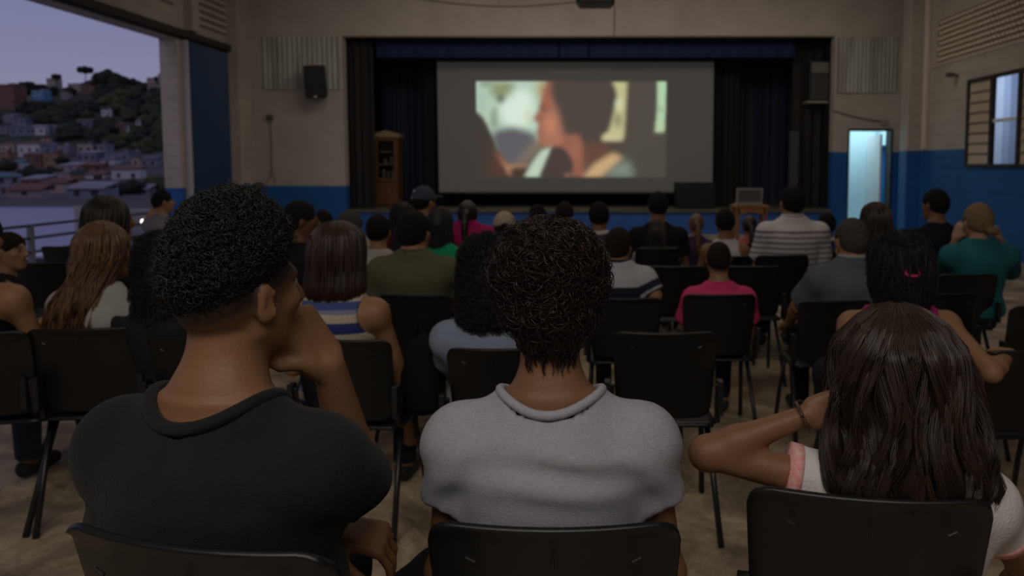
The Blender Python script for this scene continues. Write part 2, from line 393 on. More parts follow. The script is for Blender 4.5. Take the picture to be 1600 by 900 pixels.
# blue corrugated folding shutter beside the opening
sh = empty('folding_shutter', (XL + .0, 14.4, 0)); tag(sh, 'tall blue ribbed metal shutter folded beside the wide opening', 'shutter')
m_shut = mat('blue shutter paint', (0.006, 0.042, 0.125), .45, noise=.12, nscale=1.2)
m = MB(); pts = []
for i in range(57):
    y = -.68 + 1.5 * i / 56; pts.append((.075 + .018 * (1 if (i // 2) % 2 else -1), y))
pts += [(.01, .82), (.01, -.68)]
m.prism(pts, 'z', .02, 3.62); m.build('shutter_panel', m_shut, sh)
m = MB(); m.box(.0, .12, -.78, -.72, .01, 3.63); m.build('guide_rail', mat('pale rail', (.42, .42, .44), .5), sh, bevel=.006)
m = MB(); m.box(.0, .07, -.715, -.685, .01, 3.63); m.build('guide_gap', m_dark, sh)
# slatted vents high on the left wall
def slat_vent(name, y0, y1, z0, z1, ns, label):
    r = empty(name, (XL + .17 * 0, (y0 + y1) / 2, z0)); tag(r, label, 'vent')
    m = MB(); hy = (y1 - y0) / 2
    m.box(.0, .015, -hy, hy, 0, z1 - z0); m.build('backing', mat('vent shade', (.20, .18, .155), .8), r)
    m = MB()
    for i in range(ns):
        z = (i + .3) * (z1 - z0) / ns; m.box(.015, .05, -hy, hy, z, z + .055)
    o = m.build('slats', m_trim, r, bevel=.008); return r
slat_vent('wall_vent', 14.08, 15.30, 3.98, 5.05, 8, 'slatted vent high on the left wall above the blue shutter')
slat_vent('wall_vent', 13.05, 13.45, 4.18, 4.95, 6, 'small slatted vent above the wide opening on the left')
# pierced brick vent right
r = empty('pierced_brick_vent', (XR, 11.5, 3.34)); tag(r, 'long pierced brick vent of small lit-toned blocks high on the right wall', 'vent')
m = MB(); m.box(.12, .2, -2.9, 2.96, 0, .76); m.build('backing', mat('vent recess shade', (.34, .26, .20), .9), r)  # backing toned dark to stand for shade inside the recess
m = MB(); R_, C_ = 8, 46
for i in range(R_ + 1): m.box(.03, .12, -2.9, 2.96, i * .76 / R_ - .009, i * .76 / R_ + .009)
m.build('course_joints', mat('vent mortar', (.30, .25, .21), .85), r)
m = MB()
for i in range(R_):
    for j in range(C_):
        y = -2.9 + (j + .5 * (i % 2)) * 5.86 / C_
        if y + .1 > 2.96: continue
        m.box(-.006, .1, y + .012, y + .105, (i + .5) * .76 / R_ - .022, (i + .5) * .76 / R_ + .026)
m.build('blocks', mat('vent block lit tone', (.74, .62, .50), .7), r, bevel=.008)  # colour raised to show the light caught by the protruding blocks
# window right : dark frame, two louvred panes and an open middle
w = empty('window_1', (XR, 10.9, 1.41)); w['kind'] = 'structure'
y0, y1, zt = -2.3, 2.3, 1.48
m = MB()
def fr(m, a, b, c, d, t=.05): m.box(-.03, .04, a, a + t, c, d); m.box(-.03, .04, b - t, b, c, d); m.box(-.03, .04, a + t, b - t, c, c + t); m.box(-.03, .04, a + t, b - t, d - t, d)
fr(m, y0, y1, 0, zt, .06)
for yy in (1.49, 0.68, -.62): m.box(-.03, .04, yy - .04, yy + .04, .06, zt - .06)
m.build('window_frame', m_dark, w, bevel=.004)
mlv = mat('frosted louvre glass', (.52, .44, .35), .35, noise=.1, nscale=3)
for (ya, yb) in ((1.53, 2.24), (-.58, .64)):
    m = MB()
    for i in range(8):
        z = .06 + i * (zt - .12) / 8; M4 = Matrix.Translation((.01, (ya + yb) / 2, z + .088)) @ Matrix.Rotation(math.radians(3), 4, 'Y')
        m.box(-.004, .004, -(yb - ya) / 2, (yb - ya) / 2, -.094, .082, M4)
    m.build('louvre_pane', mlv, w, bevel=.002)
    m = MB()
    for i in range(1, 8):
        z = .06 + i * (zt - .12) / 8; m.box(-.012, .01, ya, yb, z - .009, z + .009)
    m.build('louvre_clips', mat('louvre clip brown', (.17, .12, .085), .6), w)
m = MB()
m.box(.0, .006, .72, 1.45, .06, .74); 
g = bpy.data.materials.new('clear glass'); g.use_nodes = True; gb = g.node_tree.nodes['Principled BSDF']; gb.inputs['Transmission Weight'].default_value = 1; gb.inputs['Roughness'].default_value = .02; gb.inputs['IOR'].default_value = 1.05
m.build('glass_pane', g, w)
m = MB(); m.box(-.01, .03, .72, 1.45, .72, .77); m.box(-.01, .03, .72, .76, .06, .74); m.build('sash', mat('white sash', (.7, .72, .74), .5), w, bevel=.004)
# pale wall across the side yard
myard = mat('side yard wall', (.55, .60, .66), .8, noise=.1, nscale=1)
m = MB(); m.box(11.4, 11.6, 4.0, 30.0, 0, 4.8); struct('wall_yard', m, myard)
m = MB(); m.box(11.2, 11.4, 20.75, 21.1, 0, 4.8); struct('trim_8', m, mat('side yard post', (.30, .34, .42), .8))
m = MB(); m.box(6.7, 11.6, 4.0, 30.0, -.2, 0); struct('floor_yard', m, mat('yard ground', (.25, .25, .24), .9))
# small room behind the doorway
mroom = mat('pale back room', (.62, .78, .80), .6); mrb = mat('back room blue', (.015, .19, .45), .5)
m = MB(); m.box(4.95, 6.60, 17.9, 18.0, 0, 2.8); m.box(5.2, 5.3, 16.25, 17.9, 0, 2.8); m.box(5.2, 7.9, 16.25, 18, 2.7, 2.8); m.box(6.605, 7.9, 16.9, 18.0, 1.9, 2.7); struct('wall_back_room', m, mroom)
m = MB(); m.box(6.62, 7.9, 17.88, 18.0, 0, 1.9); m.box(7.8, 7.9, 16.25, 17.9, 0, 2.8); struct('wall_back_room_blue', m, mrb)
m = MB(); m.box(5.1, 7.9, 16.25, 18, -.1, 0); struct('floor_back_room', m, mroom)
m = MB(); m.box(5.30, 5.335, YS - .02, YS + .27, 0, 2.16); m.box(6.185, 6.225, YS - .02, YS + .27, 0, 2.16); m.box(5.30, 6.225, YS - .02, YS + .27, 2.16, 2.20); struct('trim_9', m, m_dark, bevel=.004)
m = MB(); m.box(6.09, 6.13, 16.3, 17.1, 0.005, 2.1); dd = m.build('door_1', mat('white door leaf', (.68, .66, .66), .5), None, bevel=.004); dd['kind'] = 'structure'
m = MB(); m.box(5.35, 6.55, 17.85, 17.895, 0.005, 2.62); d2 = m.build('door_2', mroom, None, bevel=.004); d2['kind'] = 'structure'
m = MB(); m.tube([(6.47, 17.85, .88), (6.47, 17.78, .88), (6.38, 17.78, .88)], .014, 8); m.tube([(6.47, 17.85, .88), (6.47, 17.835, .88)], .035, 12); m.build('door_handle', mat('door steel', (.35, .35, .36), .35, metal=1), d2)
# ================================================================ STAGE
def folds(name, x0, x1, y, z0, z1, amp, nf, m_, label=None, cat='curtain', ph=0.0, parent=None):
    N = nf * 10; M_ = MB(); a = []; b_ = []
    for i in range(N + 1):
        u = i / N; x = x0 + (x1 - x0) * u; w = amp * math.sin(u * nf * 2 * PI + ph) + amp * .3 * math.sin(u * nf * 4.7 * PI + 1)
        a.append((x, y + w)); b_.append((x, y + w + .012))
    M_.prism(a + b_[::-1], 'z', z0, z1); o = M_.build(name, m_, parent, smooth=False)
    if label: tag(o, label, cat)
    return o
m_cur = mat('navy velvet', (0.004, 0.007, 0.048), .85, sheen=.2); m_val = mat('blue valance cloth', (0.004, 0.014, 0.06), .8, sheen=.1)
m_leg = mat('charcoal stage cloth', (0.022, 0.020, 0.019), .9)
folds('stage_curtain', -4.9, -3.1, 18.0, .54, 4.6, .09, 9, m_cur, 'dark navy curtain hanging left of the projection screen')
folds('stage_curtain', 2.9, 4.7, 18.0, .54, 4.6, .09, 9, m_cur, 'dark navy curtain hanging right of the projection screen')
folds('stage_curtain', -3.75, -3.3, 17.3, .54, 4.4, .05, 4, m_leg, 'narrow charcoal curtain edge against the left of the screen')
folds('stage_curtain', 2.76, 3.3, 17.3, .54, 4.4, .05, 4, m_leg, 'narrow charcoal curtain edge against the right of the screen')
folds('stage_curtain', -5.12, -4.62, 16.42, .54, 4.09, .03, 3, m_leg, 'charcoal side drape at the left edge of the stage opening')
folds('stage_curtain', 4.32, 4.98, 16.75, .54, 4.09, .03, 3, m_leg, 'charcoal side drape at the right edge of the stage opening')
for x0, x1, lab in ((-4.55, -.71, 'left long dark blue valance panel above the screen'), (-.68, -.08, 'short dark blue valance panel above the middle of the screen'), (-.05, 4.28, 'right long dark blue valance panel above the screen')):
    folds('stage_valance', x0, x1, 16.45, 3.72, 4.12, .012, max(2, int((x1 - x0) * 3)), m_val, lab, 'valance')
# projection screen with the film picture
scr = empty('projection_screen', (0, 17.0, 0)); tag(scr, 'wide projection screen hanging mid-stage, showing a woman in profile', 'screen')
p0 = at(683, 97, 17.0); p1 = at(1113, 300, 17.0); X0, X1, Z1, Z0 = p0.x, p1.x, p0.z, p1.z
NX, NZ = 440, 208
gx, gz = np.meshgrid(np.linspace(0, 1, NX), np.linspace(0, 1, NZ), indexing='ij')
# crop coordinates of the film drawing (0..1600 x 0..873 covers the whole screen)
U = 12 + gx * (1575 - 12); W = 62 + gz * (800 - 62)
img = np.zeros((NX, NZ, 3)); base = np.array([.016, .0155, .0145]); img[:] = base
def inpoly(P):
    c = np.zeros(U.shape, bool); j = len(P) - 1
    for i in range(len(P)):
        xi, yi = P[i]; xj, yj = P[j]
        c ^= ((yi > W) != (yj > W)) & (U < (xj - xi) * (W - yi) / (yj - yi + 1e-9) + xi); j = i
    return c
def blur(A, k):
    for ax in (0, 1):
        for _ in range(2):
            S = np.zeros_like(A); 
            for d in range(-k, k + 1): S += np.roll(A, d, ax)
            A = S / (2 * k + 1)
    return A
pic = np.zeros_like(img); pic[:] = np.array(lin((66, 62, 58)))
def paint(P, c, soft=2, al=1.0):
    global pic
    mk = blur(inpoly(P).astype(float), soft + 1)[..., None] * al; pic = pic * (1 - mk) + np.array(lin(c)) * mk
def blob(cx, cy, rx, ry, c, soft=3, al=1.0):
    paint([(cx + rx * math.cos(t_) * (1 + .15 * math.sin(3 * t_ + cx)), cy + ry * math.sin(t_) * (1 + .15 * math.sin(2 * t_ + cy))) for t_ in np.linspace(0, 2 * PI, 24)], c, soft, al)
paint([(200, 150), (640, 150), (620, 300), (590, 400), (600, 480), (560, 560), (430, 620), (330, 540), (290, 430), (240, 350), (200, 340)], (172, 196, 178), 2)
blob(470, 330, 100, 110, (216, 230, 216), 6, .9)
blob(365, 215, 62, 48, (126, 132, 84), 4, .85); blob(368, 268, 24, 26, (60, 66, 48), 3, .9); blob(285, 185, 40, 14, (70, 80, 60), 3, .7); blob(420, 195, 40, 14, (96, 104, 70), 3, .6)
blob(600, 220, 36, 60, (170, 168, 118), 5, .8); blob(262, 290, 22, 70, (150, 180, 160), 4, .6); blob(332, 380, 20, 70, (120, 128, 112), 3, .8); blob(530, 370, 28, 40, (190, 196, 160), 4, .6)
paint([(312, 470), (350, 442), (440, 426), (520, 450), (572, 474), (580, 560), (520, 640), (420, 660), (340, 570)], (84, 85, 92), 4)
paint([(540, 520), (590, 490), (600, 560), (520, 630), (440, 650), (470, 600)], (120, 106, 90), 5, .8)
paint([(200, 345), (240, 350), (275, 385), (300, 440), (330, 500), (345, 560), (400, 640), (430, 720), (200, 720)], (52, 47, 44), 2)
paint([(330, 560), (350, 580), (410, 640), (520, 640), (520, 660), (430, 668), (424, 712), (400, 690), (360, 620)], (180, 128, 96), 2, .75)
paint([(330, 500), (350, 560), (390, 640), (380, 715), (300, 715)], (88, 48, 42), 5, .6)
paint([(430, 665), (520, 660), (510, 720), (430, 720)], (58, 42, 36), 3)
paint([(640, 150), (760, 150), (800, 560), (640, 545), (605, 545), (578, 520), (574, 495), (585, 478), (566, 462), (572, 445), (584, 432), (578, 402), (556, 396), (552, 378), (572, 350), (590, 318), (592, 290), (610, 250), (625, 200)], (150, 100, 82), 2)
blob(625, 250, 30, 80, (150, 84, 62), 4, .7); blob(650, 420, 38, 60, (188, 122, 92), 5, .9); blob(610, 320, 26, 12, (92, 54, 44), 3, .8); blob(690, 500, 40, 30, (172, 108, 84), 5, .7); blob(595, 372, 16, 10, (120, 50, 40), 2, .7); blob(590, 470, 14, 6, (120, 52, 42), 2, .7)
paint([(655, 150), (1010, 150), (1030, 230), (1020, 330), (985, 440), (930, 560), (860, 620), (845, 520), (800, 470), (750, 500), (720, 440), (700, 350), (672, 290), (650, 230)], (64, 56, 54), 4)
paint([(700, 540), (750, 480), (810, 470), (845, 540), (850, 620), (835, 716), (770, 716), (775, 620), (740, 570)], (138, 86, 70), 3); blob(790, 560, 24, 70, (160, 102, 82), 5, .7)
paint([(845, 520), (950, 520), (1000, 580), (880, 650), (840, 640)], (100, 62, 50), 5, .8)
paint([(600, 560), (660, 540), (640, 600), (585, 716), (500, 716), (540, 640)], (182, 200, 180), 2)
paint([(660, 540), (720, 545), (765, 610), (775, 660), (745, 716), (588, 716), (625, 620)], (62, 50, 50), 2); blob(745, 705, 12, 12, (190, 120, 100), 2, .7)
paint([(1000, 170), (1086, 170), (1078, 300), (1070, 460), (1062, 505), (942, 505), (945, 480), (985, 450), (1010, 350), (1030, 260), (1020, 210)], (186, 184, 136), 2); blob(1035, 390, 22, 44, (104, 104, 78), 4, .8); blob(1000, 485, 50, 12, (206, 190, 158), 3, .8); blob(1040, 300, 16, 30, (210, 216, 186), 3, .8)
paint([(828, 716), (900, 640), (1005, 575), (1062, 600), (1010, 660), (935, 716)], (196, 160, 116), 3); paint([(935, 716), (1010, 655), (1075, 610), (1110, 650), (1125, 716)], (118, 134, 120), 6)
paint([(1258, 165), (1310, 165), (1306, 320), (1296, 455), (1246, 455), (1256, 330)], (170, 202, 164), 1); blob(1275, 328, 28, 8, (120, 136, 100), 2, .7); blob(1272, 430, 20, 30, (190, 196, 150), 4, .6)
mk = blur(((U > 230) & (U < 1310) & (W > 172) & (W < 716)).astype(float), 1)[..., None]
img = img * (1 - mk) + np.maximum(pic * 1.0 - .012, 0) * mk
V = np.stack([X0 + gx * (X1 - X0), np.zeros_like(gx), Z1 + gz * (Z0 - Z1)], -1).reshape(-1, 3)
I = np.arange(NX * NZ).reshape(NX, NZ); Q = np.stack([I[:-1, :-1], I[:-1, 1:], I[1:, 1:], I[1:, :-1]], -1).reshape(-1, 4)
m_film = attr_mat('lit screen fabric', 'Col', .8, .1, emit=True, estr=1.0); m_film.node_tree.nodes['Principled BSDF'].inputs['Base Color'].default_value = (.15, .15, .142, 1)
so = mesh_arr('screen_fabric', V, [Q], m_film, scr); setcol(so, img.reshape(-1, 3))
m = MB(); m.box(X0 - .02, X1 + .02, .006, .02, Z0, Z1); m.build('screen_backing', m_blk, scr)
m = MB(); m.box(X0, X1, -.02, .03, Z0 - .045, Z0 - .005); m.build('bottom_bar', m_dark, scr, bevel=.008)
m = MB(); m.tube([(X0 - .03, 0, Z1 + .06), (X1 + .03, 0, Z1 + .06)], .045, 14); m.build('roller_case', m_dark, scr)
# wooden cabinet on the stage
cb = empty('display_cabinet', at(609, 326, 17.0)); cb.location.z = .53; tag(cb, 'tall narrow wooden cabinet with glazed upper door at the left of the stage', 'cabinet')
mw = mat('cabinet wood', (.12, .052, .018), .5, noise=.3, nscale=3, stretch=(4, 4, .6)); mwl = mat('pale cabinet wood', (.26, .19, .11), .55, noise=.2, nscale=4)
m = MB(); m.box(-.26, -.235, -.2, .2, 0, 1.52); m.box(.235, .26, -.2, .2, 0, 1.52); m.box(-.235, .235, .18, .2, 0, 1.52); m.box(-.235, .235, -.2, .18, 0, .05); m.build('cabinet_body', mw, cb, bevel=.004)
m = MB(); m.prism([(-.29, 1.52), (.29, 1.52), (.29, 1.60), (.12, 1.64), (0, 1.67), (-.12, 1.64), (-.29, 1.60)], 'y', -.24, .2); m.build('cornice', mwl, cb, bevel=.006)
for z in (.62, .92, 1.2): m = MB(); m.box(-.235, .235, -.16, .18, z, z + .02); m.build('shelf', mwl, cb)
dr = MB(); dr.box(-.23, -.17, -.225, -.2, .56, 1.5); dr.box(.17, .23, -.225, -.2, .56, 1.5); dr.box(-.17, .17, -.225, -.2, 1.44, 1.5); dr.box(-.17, .17, -.225, -.2, .56, .62); dr = dr.build('glazed_door', mw, cb, bevel=.004)
m = MB(); m.box(-.17, .17, -.212, -.208, .62, 1.44); m.build('glass_pane', g, dr)
m = MB(); m.box(-.23, .23, -.225, -.2, .06, .54); lo = m.build('lower_door', mw, cb, bevel=.004)
m = MB(); m.tube([(.19, -.225, .35), (.19, -.25, .35)], .014, 8); m.build('knob', m_dark, lo)
for i, (x, z, h_) in enumerate(((-.1, .64, .2), (.0, .64, .14), (.1, .64, .17), (-.06, .94, .12), (.07, .94, .18))):
    m = MB(); m.box(x - .035, x + .035, -.05, .05, z + .53, z + .53 + h_); o = m.build('box', mat('old carton', (.16, .13, .09), .8)); o.location = (cb.location.x, cb.location.y, .002); o.data.update(); tag(o, ('left tall carton on the lowest shelf of the glazed cabinet', 'short middle carton on the lowest shelf of the glazed cabinet', 'right carton on the lowest shelf of the glazed cabinet', 'left small carton on the middle shelf of the glazed cabinet', 'right taller carton on the middle shelf of the glazed cabinet')[i], 'box', 'cartons in the glazed cabinet')
# old loudspeaker on a shelf at the right of the stage
sp_ = empty('stage_speaker', (at(1281, 160, 16.9).x - .12, 16.55, at(1281, 160, 16.55).z)); tag(sp_, 'grey boxy loudspeaker on a high shelf at the right edge of the stage', 'speaker')
mg = mat('grey amp cloth', (.055, .052, .048), .7, bump=.3, bscale=200); ms = mat('silver amp panel', (.16, .15, .13), .4)
m = MB(); m.box(-.25, .25, -.16, .16, .02, .86); m.build('speaker_case', mat('amp case', (.02, .02, .02), .6), sp_, bevel=.015)
m = MB(); m.box(-.22, .22, -.172, -.16, .05, .56); m.build('speaker_grille', mg, sp_, bevel=.01)
m = MB(); m.box(-.22, .22, -.175, -.16, .60, .82); m.build('speaker_horn', ms, sp_, bevel=.01)
m = MB(); m.box(-.30, .26, -.2, .2, -.04, 0); o = m.build('wall_shelf', mat('pale shelf', (.30, .27, .22), .6), None, bevel=.004); o.location = sp_.location; o.location.z += .015; tag(o, 'thin pale shelf carrying the grey loudspeaker at the stage right', 'shelf')
# dark amplifier box on the stage floor and dark standing board
m = MB(); m.box(-.42, .42, -.25, .25, 0, .55); o = m.build('stage_monitor', mat('black box', (.006, .006, .006), .6), None, bevel=.02); o.location = (at(1085, 300, 16.5).x, 16.5, .53); tag(o, 'black wedge of equipment box on the stage floor below the screen corner', 'equipment box')
m = MB(); m.box(-.10, .10, -.02, .02, 0, 1.65); o = m.build('standing_board', mat('grey board', (.045, .05, .05), .7), None, bevel=.004); o.location = (at(1238, 300, 16.62).x, 16.55, .53); tag(o, 'narrow dark grey board standing upright at the right of the stage', 'board')
# loudspeaker on the left wall
c0 = at(493, 126, 15.8)
sk = empty('wall_speaker', (c0.x, YS - .12, c0.z)); tag(sk, 'black loudspeaker tilted down from the wall left of the stage', 'speaker')
Mx = Matrix.Rotation(math.radians(10), 4, 'X') @ Matrix.Rotation(math.radians(12), 4, 'Z')
m = MB(); m.prism([(-.2, -.34), (.2, -.34), (.2, -.1), (.12, -.02), (-.12, -.02), (-.2, -.1)], 'z', -.32, .32); m.v = [tuple(Mx @ Vector(v)) for v in m.v]
mbk = mat('speaker plastic', (.008, .008, .008), .5); m.build('speaker_case', mbk, sk, bevel=.02)
m = MB(); m.box(-.17, .17, -.355, -.335, -.28, .28); m.v = [tuple(Mx @ Vector(v)) for v in m.v]; m.build('speaker_grille', mat('speaker grille', (.014, .014, .014), .6, bump=.4, bscale=300), sk, bevel=.01)
m = MB(); m.box(-.05, .05, -.06, .062, -.1, .1); m.build('wall_bracket', m_dark, sk)
m = MB(); m.box(-.04, .02, -.37, -.355, -.30, -.27); m.v = [tuple(Mx @ Vector(v)) for v in m.v]; m.build('badge', mat('badge', (.5, .5, .5), .4), sk)
# small wall fitting with hanging cable, left
c1 = at(421, 184, YS - .05)
ct = empty('wall_socket', (c1.x, YS, c1.z)); tag(ct, 'small wall bracket with a thin cable hanging down left of the stage', 'bracket')
m = MB(); m.box(-.06, .06, -.07, 0, -.05, .06); m.tube([(0, -.07, .02), (.05, -.16, .05), (.1, -.2, -.02)], .012, 6); m.build('bracket', mat('fitting grey', (.12, .10, .09), .6), ct)
m = MB(); m.tube([(0, -.02, -.05), (.01, -.02, -.5), (0, -.02, -1.0), (-.02, -.02, -1.18), (-.11, -.02, -1.32), (-.14, -.02, -1.5)], .008, 6); m.tube([(0, -.02, -1.1), (.05, -.02, -1.22), (.06, -.02, -1.4)], .007, 6); m.build('cable', mat('fitting grey', (.1, .1, .1)), ct)
m = MB(); m.box(-.1, .1, -.1, 0, -.07, .07); o = m.build('junction_box', mat('junction grey', (.10, .09, .08), .6), None, bevel=.008); o.location = at(405, 290, YS); o.location.y = YS - .001; tag(o, 'small dark junction box low on the wall left of the stage', 'junction box')
# thin cables
def cable(pts, r_, label):
    P = [Vector(p) for p in pts]; m = MB(); m.tube(P, r_, 6); o = m.build('cable', mat('cable brown', (.06, .04, .035), .6)); tag(o, label, 'cable'); return o
def sag(a, b, s_, n_=18): return [(a[0] + (b[0] - a[0]) * i / n_, a[1] + (b[1] - a[1]) * i / n_, a[2] + (b[2] - a[2]) * i / n_ - s_ * 4 * (i / n_) * (1 - i / n_)) for i in range(n_ + 1)]
cable(sag(at(650, -3, YS - .03), at(905, 2, YS - .03), .13), .008, 'thin cable sagging across the wall above the stage')
cable([(at(960, y, YS - .02)) for y in (0, 20, 40, 58)], .006, 'thin straight cable running down the wall above the stage')
cable(sag(at(1300, 172, YS - .03), at(1385, 190, YS - .03), .04), .010, 'thin cable crossing the wall above the bright doorway')
m = MB(); m.box(-.06, .06, -.06, 0, -.06, .06); o = m.build('junction_box', mat('junction pale', (.3, .27, .24), .6), None, bevel=.008); o.location = at(1380, 191, YS); o.location.y = YS - .001; tag(o, 'small pale junction box above the corner of the bright doorway', 'junction box')
m = MB(); m.tube([(XR, 13.6, 3.02), (XR - .10, 13.6, 3.02)], .02, 8); m.box(XR - .2, XR - .08, 13.55, 13.65, 2.99, 3.06); o = m.build('wall_hook', mat('fitting grey', (.12, .1, .09))); tag(o, 'small dark wall fitting beside the top of the louvred window', 'bracket')
# projector hanging from the ceiling
pc = at(930, -6, 10.0); pj = empty('ceiling_projector', (pc.x, 10.0, pc.z)); tag(pj, 'dark projector hanging from the ceiling in front of the stage', 'projector')
m = MB(); m.prism([(-.24, .12), (.24, .12), (.25, -.06), (.20, -.12), (-.20, -.12), (-.25, -.06)], 'y', -.2, .2); m.build('projector_case', mat('projector plastic', (.012, .012, .012), .5), pj, bevel=.012)
m = MB(); m.tube([(.05, 0, .12), (.05, 0, HC - pc.z)], .02, 10); m.box(-.1, .2, -.1, .1, HC - pc.z - .02, HC - pc.z); m.build('ceiling_pole', m_dark, pj)
m = MB(); m.tube([(.05, .2, .0), (.05, .26, .0)], .05, 16); m.build('lens', mat('lens', (.02, .02, .03), .1), pj)
# lectern table with laptop
tl = at(1171, 320, 11.4); lt = empty('lectern_table', (tl.x, 11.4, 0)); tag(lt, 'small high wooden table in front of the stage carrying a laptop', 'table')
mt_ = mat('lectern wood', (.28, .135, .055), .5, noise=.25, nscale=4, stretch=(1, 1, 5)); H_ = tl.z
m = MB(); m.box(-.25, .25, -.2, .2, H_ - .035, H_); m.build('tabletop', mt_, lt, bevel=.006)
m = MB(); m.prism([(-.2, H_ - .16), (-.2, H_ - .035), (.2, H_ - .035), (.2, H_ - .16), (.12, H_ - .12), (0, H_ - .10), (-.12, H_ - .12)], 'y', -.18, -.16); m.build('apron', mt_, lt)
for sx in (-1, 1):
    for sy in (-1, 1):
        m = MB(); m.box(sx * .2 - .025, sx * .2 + .025, sy * .16 - .02, sy * .16 + .02, 0, H_ - .035); m.build('leg', mt_, lt, bevel=.004)
lp = empty('laptop', (tl.x - .04, 11.36, H_ + .001)); tag(lp, 'silver laptop with its dark grey lid side facing, on the wooden table', 'laptop')
m = MB(); m.box(-.18, .18, -.12, .12, 0, .018); m.build('laptop_base', mat('laptop silver', (.45, .45, .45), .35, metal=.3), lp, bevel=.005)
Ml = Matrix.Translation((0, -.12, .018)) @ Matrix.Rotation(math.radians(10), 4, 'X')
m = MB(); m.box(-.19, .19, -.012, 0, 0, .235, Ml); l2 = m.build('laptop_lid', mat('laptop silver', (.3, .3, .3)), lp, bevel=.004)
m = MB(); m.box(-.172, .172, -.016, -.012, .03, .22, Ml); m.build('lid_panel', mat('laptop grey', (.10, .105, .11), .5), l2)
# ================================================================ OUTSIDE
m = MB(); m.box(-8.25, XL - .3, -4, 40, -.7, -.45); struct('floor_terrace', m, mat('terrace', (.24, .22, .22), .9, noise=.2, nscale=1))
rl = empty('terrace_railing', (-8.0, 12, -.45)); tag(rl, 'grey metal pipe railing along the terrace outside the opening', 'railing')
mrl = mat('railing paint', (.05, .055, .085), .5)
m = MB()
for z in (1.04, .86, .66): m.tube([(0, -12, z), (0, 14, z)], .022, 8)
m.build('rail', mrl, rl)
for py_ in (-9.5, -7.2, -4.6, -1.1, 0.55, 3.2, 6.5, 10): 
    m = MB(); m.box(-.035, .035, py_ - .035, py_ + .035, 0, 1.04); m.build('post', mat('post grey', (.16, .16, .2), .6), rl, bevel=.005)
m = MB(); m.box(-60, -20.2, 30, 30.3, -2.4, -.12); o = struct('wall_garden', m, mat('white garden wall', (.52, .55, .70), .85, noise=.06, nscale=.4))
m = MB(); m.box(-60, -19.3, 29.9, 30.4, -.12, -.02); struct('trim_10', m, mat('wall cap', (.12, .13, .12), .9))
m = MB(); m.box(-20.2, -19.4, 29.9, 30.4, -2.4, -.12); m.box(-19.4, -5, 31.6, 31.9, -2.4, -.35); struct('trim_11', m, mat('garden pillar', (.34, .31, .27), .9))
m = MB(); m.box(-90, -8.25, -10, 31.5, -2.7, -2.4); struct('floor_street', m, mat('street', (.30, .30, .36), .9, noise=.15, nscale=.3))
# parked white car below the terrace
cr = empty('car', (at(55, 398, 20).x, 20.6, -2.4), math.radians(70)); tag(cr, 'white car parked in the street below the terrace railing', 'car')
m = MB(); m.prism([(-2.0, .35), (2.0, .3), (2.05, .62), (1.9, .85), (1.1, .95), (-1.9, 1.0), (-2.05, .7)], 'y', -.82, .82); m.build('car_body', mat('car white', (.62, .62, .66), .3), cr, bevel=.07, seg=3)
m = MB(); m.prism([(-1.7, .98), (1.0, .95), (.45, 1.45), (-1.2, 1.48)], 'y', -.72, .72); m.build('cabin', mat('car glass', (.03, .03, .04), .15), cr, bevel=.05)
m = MB(); m.prism([(-1.25, 1.44), (.5, 1.42), (.4, 1.52), (-1.15, 1.54)], 'y', -.68, .68); m.build('roof', mat('car white', (.6, .6, .6)), cr, bevel=.03)
for sx in (-1.3, 1.3):
    for sy in (-.8, .8): m = MB(); m.tube([(sx, sy - .1, .34), (sx, sy + .1, .34)], .34, 18); m.build('wheel', mat('tyre', (.015, .015, .015), .8), cr, bevel=.03)
# street lamp seen as a bright point
lpz = at(226, 346, 26.0); m = MB(); m.tube([(0, 0, 0), (0, 0, lpz.z + 2.4 + .1)], .035, 8)
sl = empty('street_lamp', (lpz.x, 26, -2.4)); tag(sl, 'small glowing lamp on a post in the street outside the opening', 'lamp'); m.build('post', mrl, sl)
import bmesh
bm = bmesh.new(); bmesh.ops.create_uvsphere(bm, u_segments=16, v_segments=10, radius=.075); me = bpy.data.meshes.new('bulb'); bm.to_mesh(me); bm.free(); me.materials.append(mat('lamp glow', (1, 1, 1), emit=(1, .93, .78), estr=5)); o = link(bpy.data.objects.new('bulb', me), sl); o.location = (0, -.08, lpz.z + 2.4)
# hillside
TY = [31.5, 60, 110, 160, 210, 260, 330, 420, 550]; TPY = [None, None, 312, 300, 280, 253, 215, 175]
RX = [-400, 0, 30, 60, 100, 130, 150, 180, 215, 235, 250, 277, 400, 700]; RP = [150, 142, 136, 133, 140, 134, 126, 121, 128, 130, 124, 114, 120, 140]
def tpy(Y, px):
    rid = np.interp(px, RX, RP); ys = [110, 160, 210, 260, 330, 420, 550]
    return np.interp(Y, ys, [312, 300, 280, 253, 215, 175, 0], right=0) if False else np.where(np.asarray(Y) <= 420, np.interp(Y, ys, [312, 300, 280, 253, 215, 175, 175]), 175 + (rid - 175) * (np.asarray(Y) - 420) / 130.0)
def terr(x, Y):
    px = CX + 1200 * x / Y
    z = CAMZ + (258 - tpy(np.minimum(Y, 550), px)) * np.minimum(Y, 550) / 1200.0
    near = np.interp(Y, [31.5, 60, 110], [-2.4, -1.9, CAMZ - 54 * 110 / 1200.0])
    z = np.where(Y < 110, near, z); z = np.where(Y > 550, z - (Y - 550) * .35, z)
    return z
us = np.linspace(-1.6, -.25, 150); ys_ = np.concatenate([np.linspace(31.5, 150, 14), np.linspace(160, 560, 70), np.linspace(575, 800, 10)])
UU, YY = np.meshgrid(us, ys_, indexing='ij'); XX = UU * YY; ZZ = terr(XX, YY)
